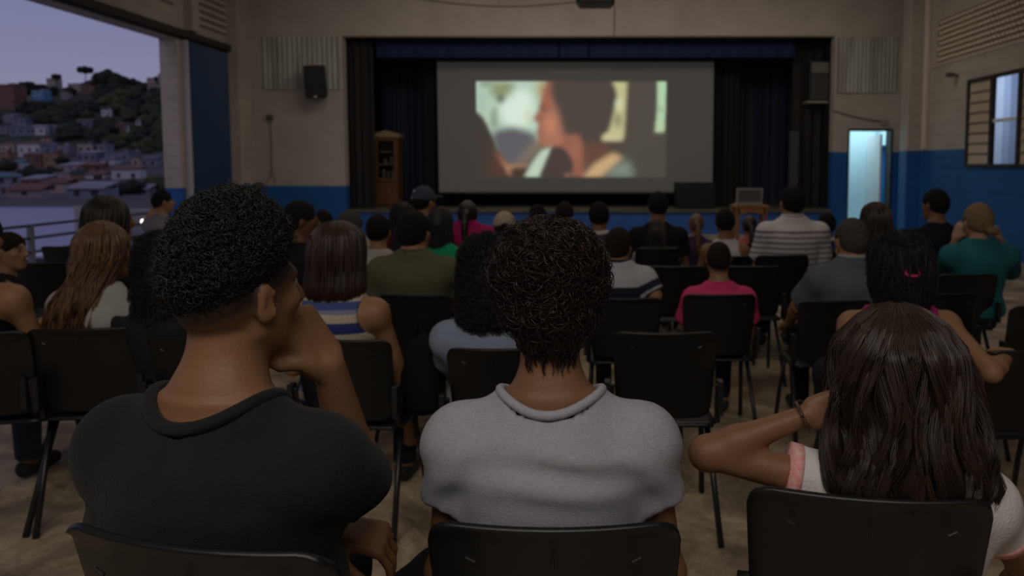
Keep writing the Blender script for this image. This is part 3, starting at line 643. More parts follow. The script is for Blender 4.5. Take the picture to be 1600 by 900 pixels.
ZZ = ZZ + np.where(YY > 200, 1, 0) * (wob(np.stack([XX, YY, ZZ * 0], -1), .05, 3) * 1.4 + wob(np.stack([XX, YY, ZZ * 0], -1), .2, 5) * .5)
I = np.arange(UU.size).reshape(UU.shape); Q = np.stack([I[:-1, :-1], I[1:, :-1], I[1:, 1:], I[:-1, 1:]], -1).reshape(-1, 4)
m_hill = mat('hillside scrub', (.034, .040, .016), .95, noise=.6, nscale=.03, col2=(.014, .019, .009))
nn_ = m_hill.node_tree; pb_ = nn_.nodes['Principled BSDF']; src_ = pb_.inputs['Base Color'].links[0].from_socket
tc_ = nn_.nodes.new('ShaderNodeTexCoord'); sx_ = nn_.nodes.new('ShaderNodeSeparateXYZ'); nn_.links.new(tc_.outputs['Object'], sx_.inputs[0])
mr_ = nn_.nodes.new('ShaderNodeMapRange'); mr_.inputs['From Min'].default_value = 4; mr_.inputs['From Max'].default_value = 9; nn_.links.new(sx_.outputs['Z'], mr_.inputs[0])
mm_ = nn_.nodes.new('ShaderNodeMix'); mm_.data_type = 'RGBA'; nn_.links.new(mr_.outputs[0], mm_.inputs['Factor']); ci_ = [i for i in mm_.inputs if i.type == 'RGBA']; ci_[0].default_value = (.085, .07, .06, 1); nn_.links.new(src_, ci_[1]); nn_.links.new([o_ for o_ in mm_.outputs if o_.type == 'RGBA'][0], pb_.inputs['Base Color'])
o = mesh_arr('hillside', np.stack([XX, YY, ZZ], -1).reshape(-1, 3), [Q], m_hill); o['kind'] = 'structure'
def place(px, py, Yg=None):
    """ground point of the slope seen at px, py"""
    if py >= 312: Y = 110.0
    else:
        yy = np.linspace(110, 550, 900); v = tpy(yy, px); Y = float(yy[int(np.argmin(np.abs(v - py)))])
    x = (px - CX) / 1200 * Y; return Vector((x, Y, float(terr(np.array(x), np.array(Y)))))
def hmat(c, nm): return mat('house ' + nm, c, .85, noise=.22, nscale=.35)
HC_ = {'white': (.60, .55, .55), 'cream': (.42, .34, .28), 'brick': (.20, .105, .075), 'pink': (.40, .29, .26), 'blue': (.18, .34, .50), 'grey': (.24, .23, .26), 'ochre': (.30, .19, .11), 'slate': (.21, .225, .28)}
RC_ = {'tile': (.20, .085, .06), 'grey': (.15, .15, .17), 'dark': (.05, .045, .05), 'pale': (.30, .28, .30), 'teal': (.13, .20, .20)}
m_win = mat('dark house window', (.03, .028, .035), .4)
def house(px, py, w, h, c, rc, kind, label):
    p = place(px, py); s = 1200 / p.y; W_ = w / s; H_ = h / s * 1.12 + .6; D_ = W_ * .8
    r = empty('house', (p.x, p.y, p.z - .6), math.radians(random.uniform(-14, 22))); tag(r, label, 'house')
    m = MB(); m.box(-W_ / 2, W_ / 2, 0, D_, -1.5, H_); m.build('wall', hmat(HC_[c], c), r)
    m = MB()
    if kind == 'g': m.prism([(-.3, H_), (D_ / 2, H_ + D_ * .25), (D_ + .3, H_), (D_ + .3, H_ + .15), (D_ / 2, H_ + D_ * .25 + .2), (-.3, H_ + .15)], 'x', -W_ / 2 - .25, W_ / 2 + .25)
    elif kind == 's': m.prism([(-.35, H_), (D_ + .2, H_ + .9), (D_ + .2, H_ + 1.05), (-.35, H_ + .18)], 'x', -W_ / 2 - .2, W_ / 2 + .2); m.box(-W_ / 2, W_ / 2, D_ - .2, D_, H_, H_ + .85)
    else: m.box(-W_ / 2 - .15, W_ / 2 + .15, -.2, D_ + .15, H_, H_ + .22); m.box(W_ * .1, W_ * .35, D_ * .3, D_ * .6, H_ + .22, H_ + 1.1)
    m.build('roof', mat('roof ' + rc, RC_[rc], .8, noise=.2, nscale=.5), r)
    nw = max(1, int(W_ / 2.4)); fl = max(1, int((H_ - .6) / 2.6))
    for f_ in range(fl):
        for i in range(nw):
            x = -W_ / 2 + W_ * (i + .5) / nw; z = .6 + (H_ - .6) * (f_ + .35) / fl; ww = .5 if (i + f_) % 3 else .38
            m = MB(); m.box(x - ww, x + ww, -.05, .02, z, z + min(1.1, (H_ - .6) * .4 / fl * 1.3)); m.build('window', m_win, r)
HL = [ # px, base py, w, h, wall, roof, kind, label
 (14, 172, 34, 34, 'brick', 'tile', 'f', 'reddish brick block on the ridge at the far left of the view'),
 (67, 159, 20, 14, 'blue', 'pale', 'f', 'light blue house with a white end wall high on the hill'),
 (78, 158, 9, 13, 'white', 'pale', 'g', 'tiny white house touching the light blue house'),
 (108, 158, 12, 10, 'pink', 'tile', 'g', 'small pinkish house right of the light blue house on the hill'),
 (42, 162, 14, 10, 'cream', 'grey', 'f', 'small cream house left of the light blue house'),
 (90, 138, 16, 12, 'cream', 'grey', 'f', 'small cream house on the ridge under the thin tree'),
 (124, 146, 22, 12, 'pink', 'tile', 's', 'wide pinkish house on the ridge below the umbrella tree'),
 (146, 148, 20, 11, 'brick', 'tile', 's', 'brick house on the ridge right of the pinkish one'),
 (158, 131, 16, 8, 'brick', 'tile', 's', 'small brick house beside the rounded treetop on the ridge'),
 (172, 183, 15, 9, 'white', 'pale', 'f', 'bright white house alone in the middle of the green slope'),
 (245, 136, 18, 11, 'cream', 'tile', 's', 'cream house on the right shoulder of the ridge'),
 (262, 132, 16, 12, 'pink', 'tile', 'g', 'pink house among the ridge trees at the right'),
 (250, 143, 24, 7, 'pink', 'grey', 'f', 'low pink wall-like house under the ridge at the right'),
 (272, 137, 12, 12, 'white', 'tile', 'f', 'pale house next to the opening frame on the ridge'),
 (20, 193, 18, 10, 'grey', 'pale', 's', 'pale roofed house on the left slope below the dark trees'),
 (36, 197, 20, 8, 'slate', 'grey', 's', 'slate grey house right of the pale roofed one'),
 (10, 210, 14, 10, 'grey', 'grey', 'f', 'small grey house at the left edge halfway down'),
 (38, 212, 30, 12, 'slate', 'grey', 's', 'long bluish house halfway down the left slope'),
 (64, 211, 22, 11, 'white', 'pale', 's', 'pale house at the right end of the bluish row'),
 (84, 209, 16, 9, 'grey', 'grey', 's', 'small grey house ending the bluish row'),
 (138, 199, 18, 8, 'grey', 'tile', 's', 'greyish house half hidden by trees in mid-slope'),
 (192, 206, 16, 10, 'brick', 'tile', 's', 'reddish house half hidden by trees right of mid-slope'),
 (221, 196, 6, 6, 'white', 'pale', 'f', 'tiny white hut in the green slope at the right'),
 (203, 206, 6, 7, 'white', 'pale', 'f', 'tiny pale hut with a bright front in the green slope'),
 (15, 240, 24, 13, 'cream', 'tile', 's', 'cream house with tiled roof at the left edge above the big bush'),
 (8, 255, 20, 14, 'ochre', 'tile', 'f', 'ochre house at the left edge of the town'),
 (50, 243, 38, 16, 'white', 'tile', 's', 'large white house standing out in the left of the town'),
 (78, 243, 20, 14, 'slate', 'grey', 's', 'slate house right of the large white house'),
 (82, 258, 26, 16, 'ochre', 'tile', 'f', 'ochre two storey house below the slate house'),
 (54, 258, 26, 14, 'brick', 'tile', 's', 'brick house directly below the large white house'),
 (75, 226, 10, 8, 'cream', 'tile', 'f', 'tiny cream house above the slate house'),
 (101, 243, 18, 13, 'grey', 'pale', 'f', 'grey house with pale end wall left of centre in the town'),
 (136, 241, 22, 14, 'cream', 'grey', 'f', 'cream apartment house at the foot of the woods'),
 (158, 240, 22, 13, 'grey', 'grey', 'f', 'grey apartment house at the foot of the woods'),
 (138, 254, 34, 13, 'slate', 'pale', 's', 'pale blue fronted house in the middle of the town'),
 (185, 254, 40, 14, 'slate', 'grey', 'f', 'wide blue fronted house right of the town middle'),
 (212, 249, 16, 9, 'white', 'pale', 'f', 'small pale house above the wide blue fronted one'),
 (170, 260, 22, 9, 'white', 'grey', 's', 'small white house below the wide blue fronted one'),
 (214, 262, 14, 14, 'pink', 'tile', 'f', 'pinkish narrow house right of the wide blue fronted one'),
 (234, 262, 24, 12, 'grey', 'grey', 's', 'grey house near the right end of the town'),
 (270, 256, 16, 18, 'white', 'tile', 'f', 'white tower-like house by the opening frame'),
 (272, 272, 22, 12, 'pink', 'pale', 's', 'pink house under the white tower-like house'),
 (198, 284, 40, 17, 'white', 'tile', 's', 'large white house with tiled roof low in the town'),
 (146, 272, 30, 12, 'brick', 'tile', 's', 'red roofed house above the lower street'),
 (112, 272, 40, 12, 'pink', 'pale', 's', 'long pinkish house in the lower town'),
 (150, 284, 28, 10, 'white', 'tile', 's', 'low white house left of the large white tiled house'),
 (100, 291, 28, 18, 'cream', 'pale', 'f', 'cream house with rough walls in the lower town'),
 (120, 292, 16, 18, 'ochre', 'dark', 's', 'orange house beside the rough cream one'),
 (144, 296, 30, 13, 'cream', 'dark', 'f', 'cream house with dark roof on the lower street'),
 (28, 267, 18, 11, 'white', 'teal', 's', 'small white house left of the big round bush'),
 (14, 290, 34, 12, 'grey', 'teal', 's', 'grey house with a wide greenish roof at the lower left'),
 (50, 296, 38, 14, 'brick', 'pale', 's', 'long brick house on the lower street at the left'),
 (84, 302, 36, 14, 'pink', 'tile', 's', 'pinkish red house on the lowest street'),
 (38, 309, 46, 10, 'pink', 'tile', 's', 'long red roofed shed along the lowest street'),
 (6, 308, 16, 14, 'grey', 'pale', 'f', 'pale grey house at the lower left corner of the view'),
 (134, 313, 54, 15, 'slate', 'pale', 's', 'long pale blue shed on the lowest street'),
 (226, 304, 16, 7, 'grey', 'pale', 's', 'small pale shed among the lower trees'),
]
for a_ in HL: house(*a_)
# trees
m_leaf = [mat('foliage %s' % k, c, .9, noise=.5, nscale=.5) for k, c in (('dark', (.020, .026, .014)), ('mid', (.045, .052, .020)), ('warm', (.075, .072, .020)))]
m_trunk = mat('tree trunk', (.07, .05, .035), .9)
crowns = []
_seen = []
def spread(x0, x1, y0, y1, dmin):
    for _ in range(200):
        x, y = random.uniform(x0, x1), random.uniform(y0, y1)
        if all(math.hypot(x - a, (y - b) * 1.6) > dmin for a, b in _seen) and not any(abs(x - h_[0]) < h_[2] / 2 + 8 and -h_[3] - 6 < y - h_[1] < 7 for h_ in HL): break
    _seen.append((x, y)); return x, y
for k in range(3):
    F = Field((-1.4, -1.4, -1.2), (1.4, 1.4, 1.3), .11); rr_ = np.random.RandomState(20 + k)
    F.add(ell((0, 0, 0), (.8, .8, .65)), 0)
    for i in range(12):
        d_ = nrm(rr_.normal(size=3) * (1, 1, .7)); F.add(ell(d_ * (.72, .72, .55), (.34, .34, .30)), .1)
    F.apply(lambda F_, P: F_ + .07 * wob(P, 9, k)); V_, Q_ = F.mesh()
    o = mesh_arr('crown', V_, [Q_], m_leaf[0]); crowns.append(o.data); bpy.data.objects.remove(o)
tm = MB(); tm.tube([(0, 0, -2.2), (.03, 0, -1.2), (0, 0, -.2)], .09, 6, rs=[.1, .08, .05]); to = tm.build('trunk', m_trunk); tmesh = to.data; bpy.data.objects.remove(to)
for me_ in crowns: me_.materials.clear(); me_.materials.append(None)
def tree(px, py, rpx, tone, label, group=None, zs=1.0, up=1.0):
    if group and '%s' in label:
        y0, y1 = (144, 242) if 'wood' in group else ((168, 197) if 'belt' in group else (198, 238)); f_ = (py - y0) / (y1 - y0)
        label = label % ({0: 'very dark', 1: 'mid green', 2: 'yellowish green'}[tone], 'high up' if f_ < .33 else ('halfway down' if f_ < .67 else 'low down'))
    p = place(px, py); R_ = rpx / (1200 / p.y)
    r = empty('tree', (p.x, p.y, p.z)); r.scale = (R_, R_, R_ * zs); r.rotation_euler.z = random.uniform(0, 6); tag(r, label, 'tree', group)
    c = link(bpy.data.objects.new('crown', crowns[random.randrange(3)]), r); c.location = (0, 0, up)
    c.material_slots[0].link = 'OBJECT'; c.material_slots[0].material = m_leaf[tone]
    k = link(bpy.data.objects.new('trunk', tmesh), r); k.location = (0, 0, up)
for i in range(72): tree(*spread(165, 290, 144, 242, 10.5), random.uniform(10, 14), random.choice((0, 0, 1, 1, 2)), '%s bushy tree %s in the wood covering the right of the slope', 'trees of the right-hand wood', up=.35)
for i in range(34): tree(*spread(-15, 175, 168, 197, 10), random.uniform(9, 12), random.choice((0, 0, 0, 1)), '%s tree %s in the tree belt crossing the middle of the slope', 'trees of the middle belt', up=.35)
for i in range(26): tree(*spread(95, 185, 198, 238, 10), random.uniform(8, 12), random.choice((0, 1, 0)), '%s bushy tree %s on the slope just above the apartment houses', 'trees above the apartment houses', up=.35)
for px_, py_, r_ in ((28, 148, 11), (42, 146, 9), (55, 148, 14), (75, 148, 11), (92, 150, 9), (118, 150, 9), (176, 140, 20), (192, 142, 17), (160, 142, 12), (215, 142, 12), (232, 144, 9), (256, 132, 8), (270, 128, 9)):
    tree(px_, py_, r_, 0, 'rounded dark tree standing out against the sky on the ' + ('left' if px_ < 125 else ('middle' if px_ < 200 else 'right')) + ' of the ridge', 'rounded ridge trees', up=.7)
tree(50, 288, 19, 0, 'big round dark bush in the lower left of the town', up=.8); tree(12, 268, 14, 1, 'green bush at the left edge of the town', up=.7)
tree(82, 280, 14, 0, 'dark bush right of the big round bush', up=.7); tree(185, 306, 16, 0, 'dark bush behind the lower street, left one', up=.7); tree(210, 304, 17, 0, 'dark bush behind the lower street, middle one', up=.7)
tree(246, 300, 18, 2, 'yellowish green bush near the opening frame', up=.8); tree(268, 304, 18, 1, 'dark green bush beside the opening frame', up=.8); tree(100, 258, 10, 0, 'small dark bush in the middle of the town', up=.7)
def umbrella(px, py, hpx, wpx, label):
    p = place(px, py); s = 1200 / p.y; r = empty('umbrella_tree', (p.x, p.y, p.z - 1)); tag(r, label, 'tree'); H_ = hpx / s + 1; W_ = wpx / s
    m = MB(); m.tube([(0, 0, 0), (0, 0, H_ * .85)], .25, 6, rs=[.35, .2]); 
    for k in range(6): m.tube([(0, 0, H_ * .8), (W_ * .4 * math.cos(k), W_ * .4 * math.sin(k), H_ * .95)], .1, 5)
    m.build('trunk', m_trunk, r)
    F = Field((-W_, -W_, -H_ * .3), (W_, W_, H_ * .4), W_ / 9); 
    for k in range(7): F.add(ell((W_ * .38 * math.cos(k * 1.05) * (k > 0), W_ * .38 * math.sin(k * 1.05) * (k > 0), .06 * H_ * (k % 2)), (W_ * .24, W_ * .24, H_ * .20)), W_ * .05)
    V_, Q_ = F.mesh(); o = mesh_arr('crown', V_, [Q_], m_leaf[0], r); o.location = (0, 0, H_ * .98)
umbrella(143, 136, 24, 20, 'flat-topped umbrella tree alone on the ridge'); umbrella(98, 140, 18, 12, 'thin small-topped tree on the ridge left of the umbrella tree')
m = MB(); m.box(-2.4, 2.4, -2, 2, -2, 9.5); p = place(271, 124); o = m.build('water_tower', hmat((.36, .40, .52), 'tower')); o.location = p; tag(o, 'bluish concrete block rising on the ridge beside the opening frame', 'building')
# ================================================================ CHAIRS
m_plast = mat('black chair plastic', (0.0085, 0.0085, 0.009), .38, spec=.45, noise=.25, nscale=9, bump=.12, bscale=25)
m_steel = mat('black tube steel', (.012, .012, .013), .42, spec=.5)
m_cap = mat('worn metal', (.25, .24, .23), .35, metal=.8)
def shell(name, parent, W, z0, z1, lean=.06, curve=.035, tip=.0):
    NU, NV = 28, 18; vs_ = []
    for j in range(NV + 1):
        v = j / NV
        for i in range(NU + 1):
            u = -1 + 2 * i / NU
            hw = W / 2 * (.90 + .10 * v)
            zz = z0 + (z1 - z0) * v
            # rounded corners: pull the corner points in
            x = u * hw; rc = .045
            dx = abs(x) - (hw - rc); dz = (zz - (z1 - rc)) if v > .5 else ((z0 + rc) - zz)
            if dx > 0 and dz > 0:
                m_ = max(dx, dz); l_ = math.hypot(dx, dz); f = m_ / l_; x = math.copysign(hw - rc + dx * f, u); zz = (z1 - rc + dz * f) if v > .5 else (z0 + rc - dz * f)
            y = lean * (1 - v) + curve * (x / (W / 2)) ** 2 - .012 * max(0, (v - .9) / .1) ** 2 - .02 * v
            zz += tip * (x / (W / 2)) ** 2
            vs_.append((x, y, zz))
    fs = [(j * (NU + 1) + i, j * (NU + 1) + i + 1, (j + 1) * (NU + 1) + i + 1, (j + 1) * (NU + 1) + i) for j in range(NV) for i in range(NU)]
    m = MB(); m.add(vs_, fs); o = m.build(name, m_plast, parent, smooth=True)
    s = o.modifiers.new('thick', 'SOLIDIFY'); s.thickness = .012; s.offset = 0; b = o.modifiers.new('round', 'BEVEL'); b.width = .004; b.segments = 2; b.limit_method = 'ANGLE'
    return o
CW, CH = .41, .83
def make_chair():
    r = empty('chair'); r['category'] = 'chair'; r['label'] = 'black plastic chair'
    shell('backrest', r, CW, .47, CH)
    # seat pan with a turned-down front edge
    NU, NV = 12, 12; vs_ = []
    for j in range(NV + 1):
        v = j / NV
        for i in range(NU + 1):
            u = -1 + 2 * i / NU; e_ = abs(u) ** 6; rr_ = (1 - .05 * (abs(2 * v - 1) ** 6))
            vs_.append((u * .205 * rr_, .05 + .41 * v, .452 - .012 * (1 - u * u) * math.sin(PI * v) - .03 * max(0, (v - .85) / .15) ** 2 + .0 * e_))
    fs = [(j * (NU + 1) + i, j * (NU + 1) + i + 1, (j + 1) * (NU + 1) + i + 1, (j + 1) * (NU + 1) + i) for j in range(NV) for i in range(NU)]
    m = MB(); m.add(vs_, fs); o = m.build('seat', m_plast, r, smooth=True); s = o.modifiers.new('thick', 'SOLIDIFY'); s.thickness = .014; s.offset = -1
    for sx in (-1, 1):
        m = MB(); m.tube([(sx * .185, .17, .43), (sx * .20, .06, .22), (sx * .215, -.05, .0)], .0125, 8); m.build('leg', m_steel, r, smooth=True)
        m = MB(); m.tube([(sx * .185, .33, .43), (sx * .20, .40, .22), (sx * .21, .45, .0)], .0125, 8); m.build('leg', m_steel, r, smooth=True)
        m = MB(); m.tube([(sx * .19, .40, .435), (sx * .205, .12, .435), (sx * .210, .06, .46), (sx * .208, .035, .54), (sx * .206, .02, .62)], .013, 8, sq=.8)
        m.box(sx * .218 - .016, sx * .218 + .008, .0, .05, .50, .635); m.build('side_bracket', m_steel, r, bevel=.004)
    m = MB(); m.tube([(-.19, .17, .425), (.19, .17, .425)], .011, 8); m.tube([(-.19, .33, .425), (.19, .33, .425)], .011, 8); m.build('cross_bar', m_steel, r, smooth=True)
    for x, a in ((-.13, -.5), (0, PI / 2), (.13, .5)):
        m = MB(); m.tube([(x - .008 * math.cos(a), -.0265 + .035 * (x / .205) ** 2, .772 - .008 * math.sin(a)), (x + .008 * math.cos(a), -.0265 + .035 * (x / .205) ** 2, .772 + .008 * math.sin(a))], .0025, 6)
        m.build('fastener', m_steel, r)
    return r
CH0 = make_chair(); used = [False]
def copy_tree(o, parent=None):
    c = o.copy(); COL.objects.link(c); c.parent = parent
    for ch in list(o.children): copy_tree(ch, c)
    return c
def chair_at(x, Y, yaw, k, label):
    o = CH0 if not used[0] else copy_tree(CH0); used[0] = True
    o.location = (x, Y, 0); o.rotation_euler = (0, 0, math.radians(yaw)); o.scale = (k, k, k); o['label'] = label
    return o
def solve(px, py, w, kl=(.9, 1.06)):
    best = None
    for k in np.linspace(kl[0], kl[1], 33):
        z = CH * k; lo, hi = .6, 16
        for _ in range(40):
            Y = (lo + hi) / 2
            if at(px, py, Y).z > z: lo = Y
            else: hi = Y
        wp = CW * k * FPX / (Y * math.cos(PITCH) + (CAMZ - z) * math.sin(PITCH))
        e_ = abs(wp - w)
        if best is None or e_ < best[0] - .3: best = (e_, k, Y)
    return best[1], best[2]
CHY = {}
def chair(key, px, py, w, yaw, label, kl=(.9, 1.06)):
    k, Y = solve(px, py, w, kl); CHY[key] = (Y, k, at(px, py, Y).x); chair_at(at(px, py, Y).x, Y + .02, yaw, k, label)
def chair_front(key, px, py, Y, yaw, label):
    p = at(px, py, Y); k = p.z / CH; CHY[key] = (Y, k, p.x); chair_at(p.x, Y + .02 * k, yaw, k, label)
chair_front('B', 864, 822, 1.20, 0, 'black plastic chair under the woman in the grey tee, nearest centre of the view')
chair_front('A', 283, 848, 1.04, -13, 'black plastic chair under the young man in the black tee, nearest left')
chair_front('C', 1366, 776, 1.30, -9, 'black plastic chair under the long-haired girl in white, nearest right')
chair('E', 119, 514, 162, 8, 'black chair under the woman with long wavy brown hair and pale grey shirt')
chair('F', 300, 526, 158, 0, 'black chair half hidden behind the neck of the man in the black tee')
chair('D', 530, 531, 160, -4, 'black chair under the woman in the blue and cream striped top')
chair('I', 775, 545, 162, 0, 'black chair under the woman in the light blue shirt')
chair('X2', 1041, 520, 168, 0, 'empty black chair right of the centre woman, in the second row')
chair('J', 1405, 535, 160, 0, 'black chair under the woman in the magenta tank top')
chair('J2', 1628, 548, 165, 4, 'black chair cut by the right edge, with a hand resting on its back', (.90, .92))
chair('G', -52, 520, 165, 8, 'black chair cut by the left edge, its legs showing on the floor')
chair('R3', 1640, 478, 120, 6, 'black chair further back cut by the right edge')
chair('K', 645, 461, 115, 0, 'black chair under the man in the olive tee')
chair('M', 978, 466, 116, 0, 'black chair under the boy in the navy and white top')
chair('N', 1126, 460, 117, 0, 'black chair under the boy in the pink tee')
chair('O', 1308, 470, 118, 0, 'black chair under the man in the grey polo')
chair('O2', 1478, 459, 112, 0, 'empty black chair behind the woman in teal and right of the magenta tank woman')
chair('P', 1516, 429, 96, -3, 'black chair under the woman in the teal top')
chair('H', 62, 411, 96, 4, 'black chair in front of the person in profile at the left edge')
chair('H2', 98, 385, 78, 0, 'small far black chair before the railing at the left', (.9, 1.06))
chair('R4', 1058, 416, 96, 0, 'empty black chair between the boy in navy and the boy in pink, one row ahead')
chair('R4b', 1180, 416, 94, 0, 'empty black chair right of the shaven-headed boy in pink, one row ahead')
chair('S', 1224, 399, 86, 0, 'black chair under the man in the striped polo')
chair('X', 1028, 388, 72, 0, 'black chair under the girl with long dark hair and white top')
chair('V', 1082, 382, 68, 0, 'black chair right of the girl in white, before the purple top')
chair('AC', 738, 378, 66, 0, 'black chair under the woman in magenta with a ponytail')
# ================================================================ PEOPLE
SK = {'brown': (.22, .108, .055), 'tan': (.30, .158, .080), 'deep': (.135, .062, .034), 'fair': (.40, .235, .15), 'mid': (.195, .095, .048), 'honey': (.235, .118, .058)}
def skinmat(t): return attr_mat('skin ' + t, 'Col', .52, .35, bump=.10, bscale=160, sss=.06)
def cloth(name, c, bump=.25, sc=220): return mat('cloth ' + name, c, .9, .15, bump=bump, bscale=sc, noise=.12, nscale=9)
def hairmat(name, c, rough=.42): return mat('hair ' + name, c, rough, .5, noise=.35, nscale=25)
HAIR = {'black': (.008, .0065, .006), 'dark': (.016, .010, .0075), 'brown': (.042, .022, .013), 'lbrown': (.13, .07, .036), 'blond': (.22, .155, .085), 'grey': (.06, .055, .05), 'red': (.022, .0105, .0085), 'dark2': (.034, .0195, .013)}
def rot(yaw, pitch, roll):
    """columns = head axes; yaw>0 turns left (ccw), pitch>0 looks up, roll>0 leans head to the right"""
    return np.array(Matrix.Rotation(math.radians(yaw), 3, 'Z') @ Matrix.Rotation(math.radians(pitch), 3, 'X') @ Matrix.Rotation(math.radians(roll), 3, 'Y'))
def framed(pr, C, R, k=1.0):
    """primitive given in head coordinates -> body coordinates"""
    c = np.array([[a, b, d] for a in (pr.lo[0], pr.hi[0]) for b in (pr.lo[1], pr.hi[1]) for d in (pr.lo[2], pr.hi[2])]) * k
    w = c @ R.T + C; f0 = pr.f
    return Prim(lambda P: f0(((P - C) @ R) / k) * k, w.min(0), w.max(0))
def add_hand(F, wr, D, N, side, k=1.0, curl=(.35, .45, .3), spread=1.0, thick=1.0, thumb=(.55, .75, -.25), kb=.006):
    """D wrist->knuckles, N back of the hand, side=+1 when the thumb is on D x N side"""
    wr = V3(wr); D = nrm(V3(D)); N = V3(N); N = nrm(N - D * (N @ D)); S = np.cross(D, N); t = thick
    R = np.stack([S, D, N], 1)
    F.add(rbox(wr + D * .050 * k, (.036 * k, .048 * k, .0125 * k * t), .0115 * k, R), .014 * k)
    F.add(ell(wr + D * .02 * k + S * side * .018 * k - N * .006 * k, (.020 * k, .034 * k, .014 * k), R), .012 * k)
    for i, (o_, L_, r0) in enumerate(((-.031, .056, .0070), (-.0105, .071, .0078), (.0105, .078, .0082), (.031, .070, .0080))):
        # offsets counted from the little finger to the index on the thumb side
        b = wr + D * (.088 + (.006 if 0 < i else 0)) * k + S * side * o_ * k; ang = 0; p = b
        F.add(cone(wr + D * .05 * k + S * side * o_ * .8 * k + N * .002, b, .009 * k, (r0 + .0012) * k * t), kb)
        lat = S * side * (i - 1.5) * .06 * spread
        for j, (fr_, cu) in enumerate(zip((.46, .30, .24), curl)):
            ang += cu * (1 + .12 * (1.5 - i) * .6); d_ = nrm(D * math.cos(ang) - N * math.sin(ang) + lat)
            q_ = p + d_ * L_ * fr_ * k; F.add(cone(p, q_, (r0 - .0006 * j) * k * t, (r0 - .0006 * (j + 1)) * k * t), .003 * k); p = q_
    p = wr + D * .022 * k + S * side * .026 * k; d_ = nrm(D * thumb[0] + S * side * thumb[1] + N * thumb[2]); q_ = p + d_ * .042 * k
    F.add(cone(p, q_, .0125 * k, .0098 * k * t), .010 * k); d2 = nrm(d_ + D * .55 - S * side * .35 - N * .1); q2 = q_ + d2 * .034 * k
    F.add(cone(q_, q2, .0098 * k * t, .0088 * k * t), .004 * k); F.add(cone(q2, q2 + nrm(d2 + D * .2) * .024 * k, .0090 * k * t, .0068 * k * t), .003 * k)
WHO = {}
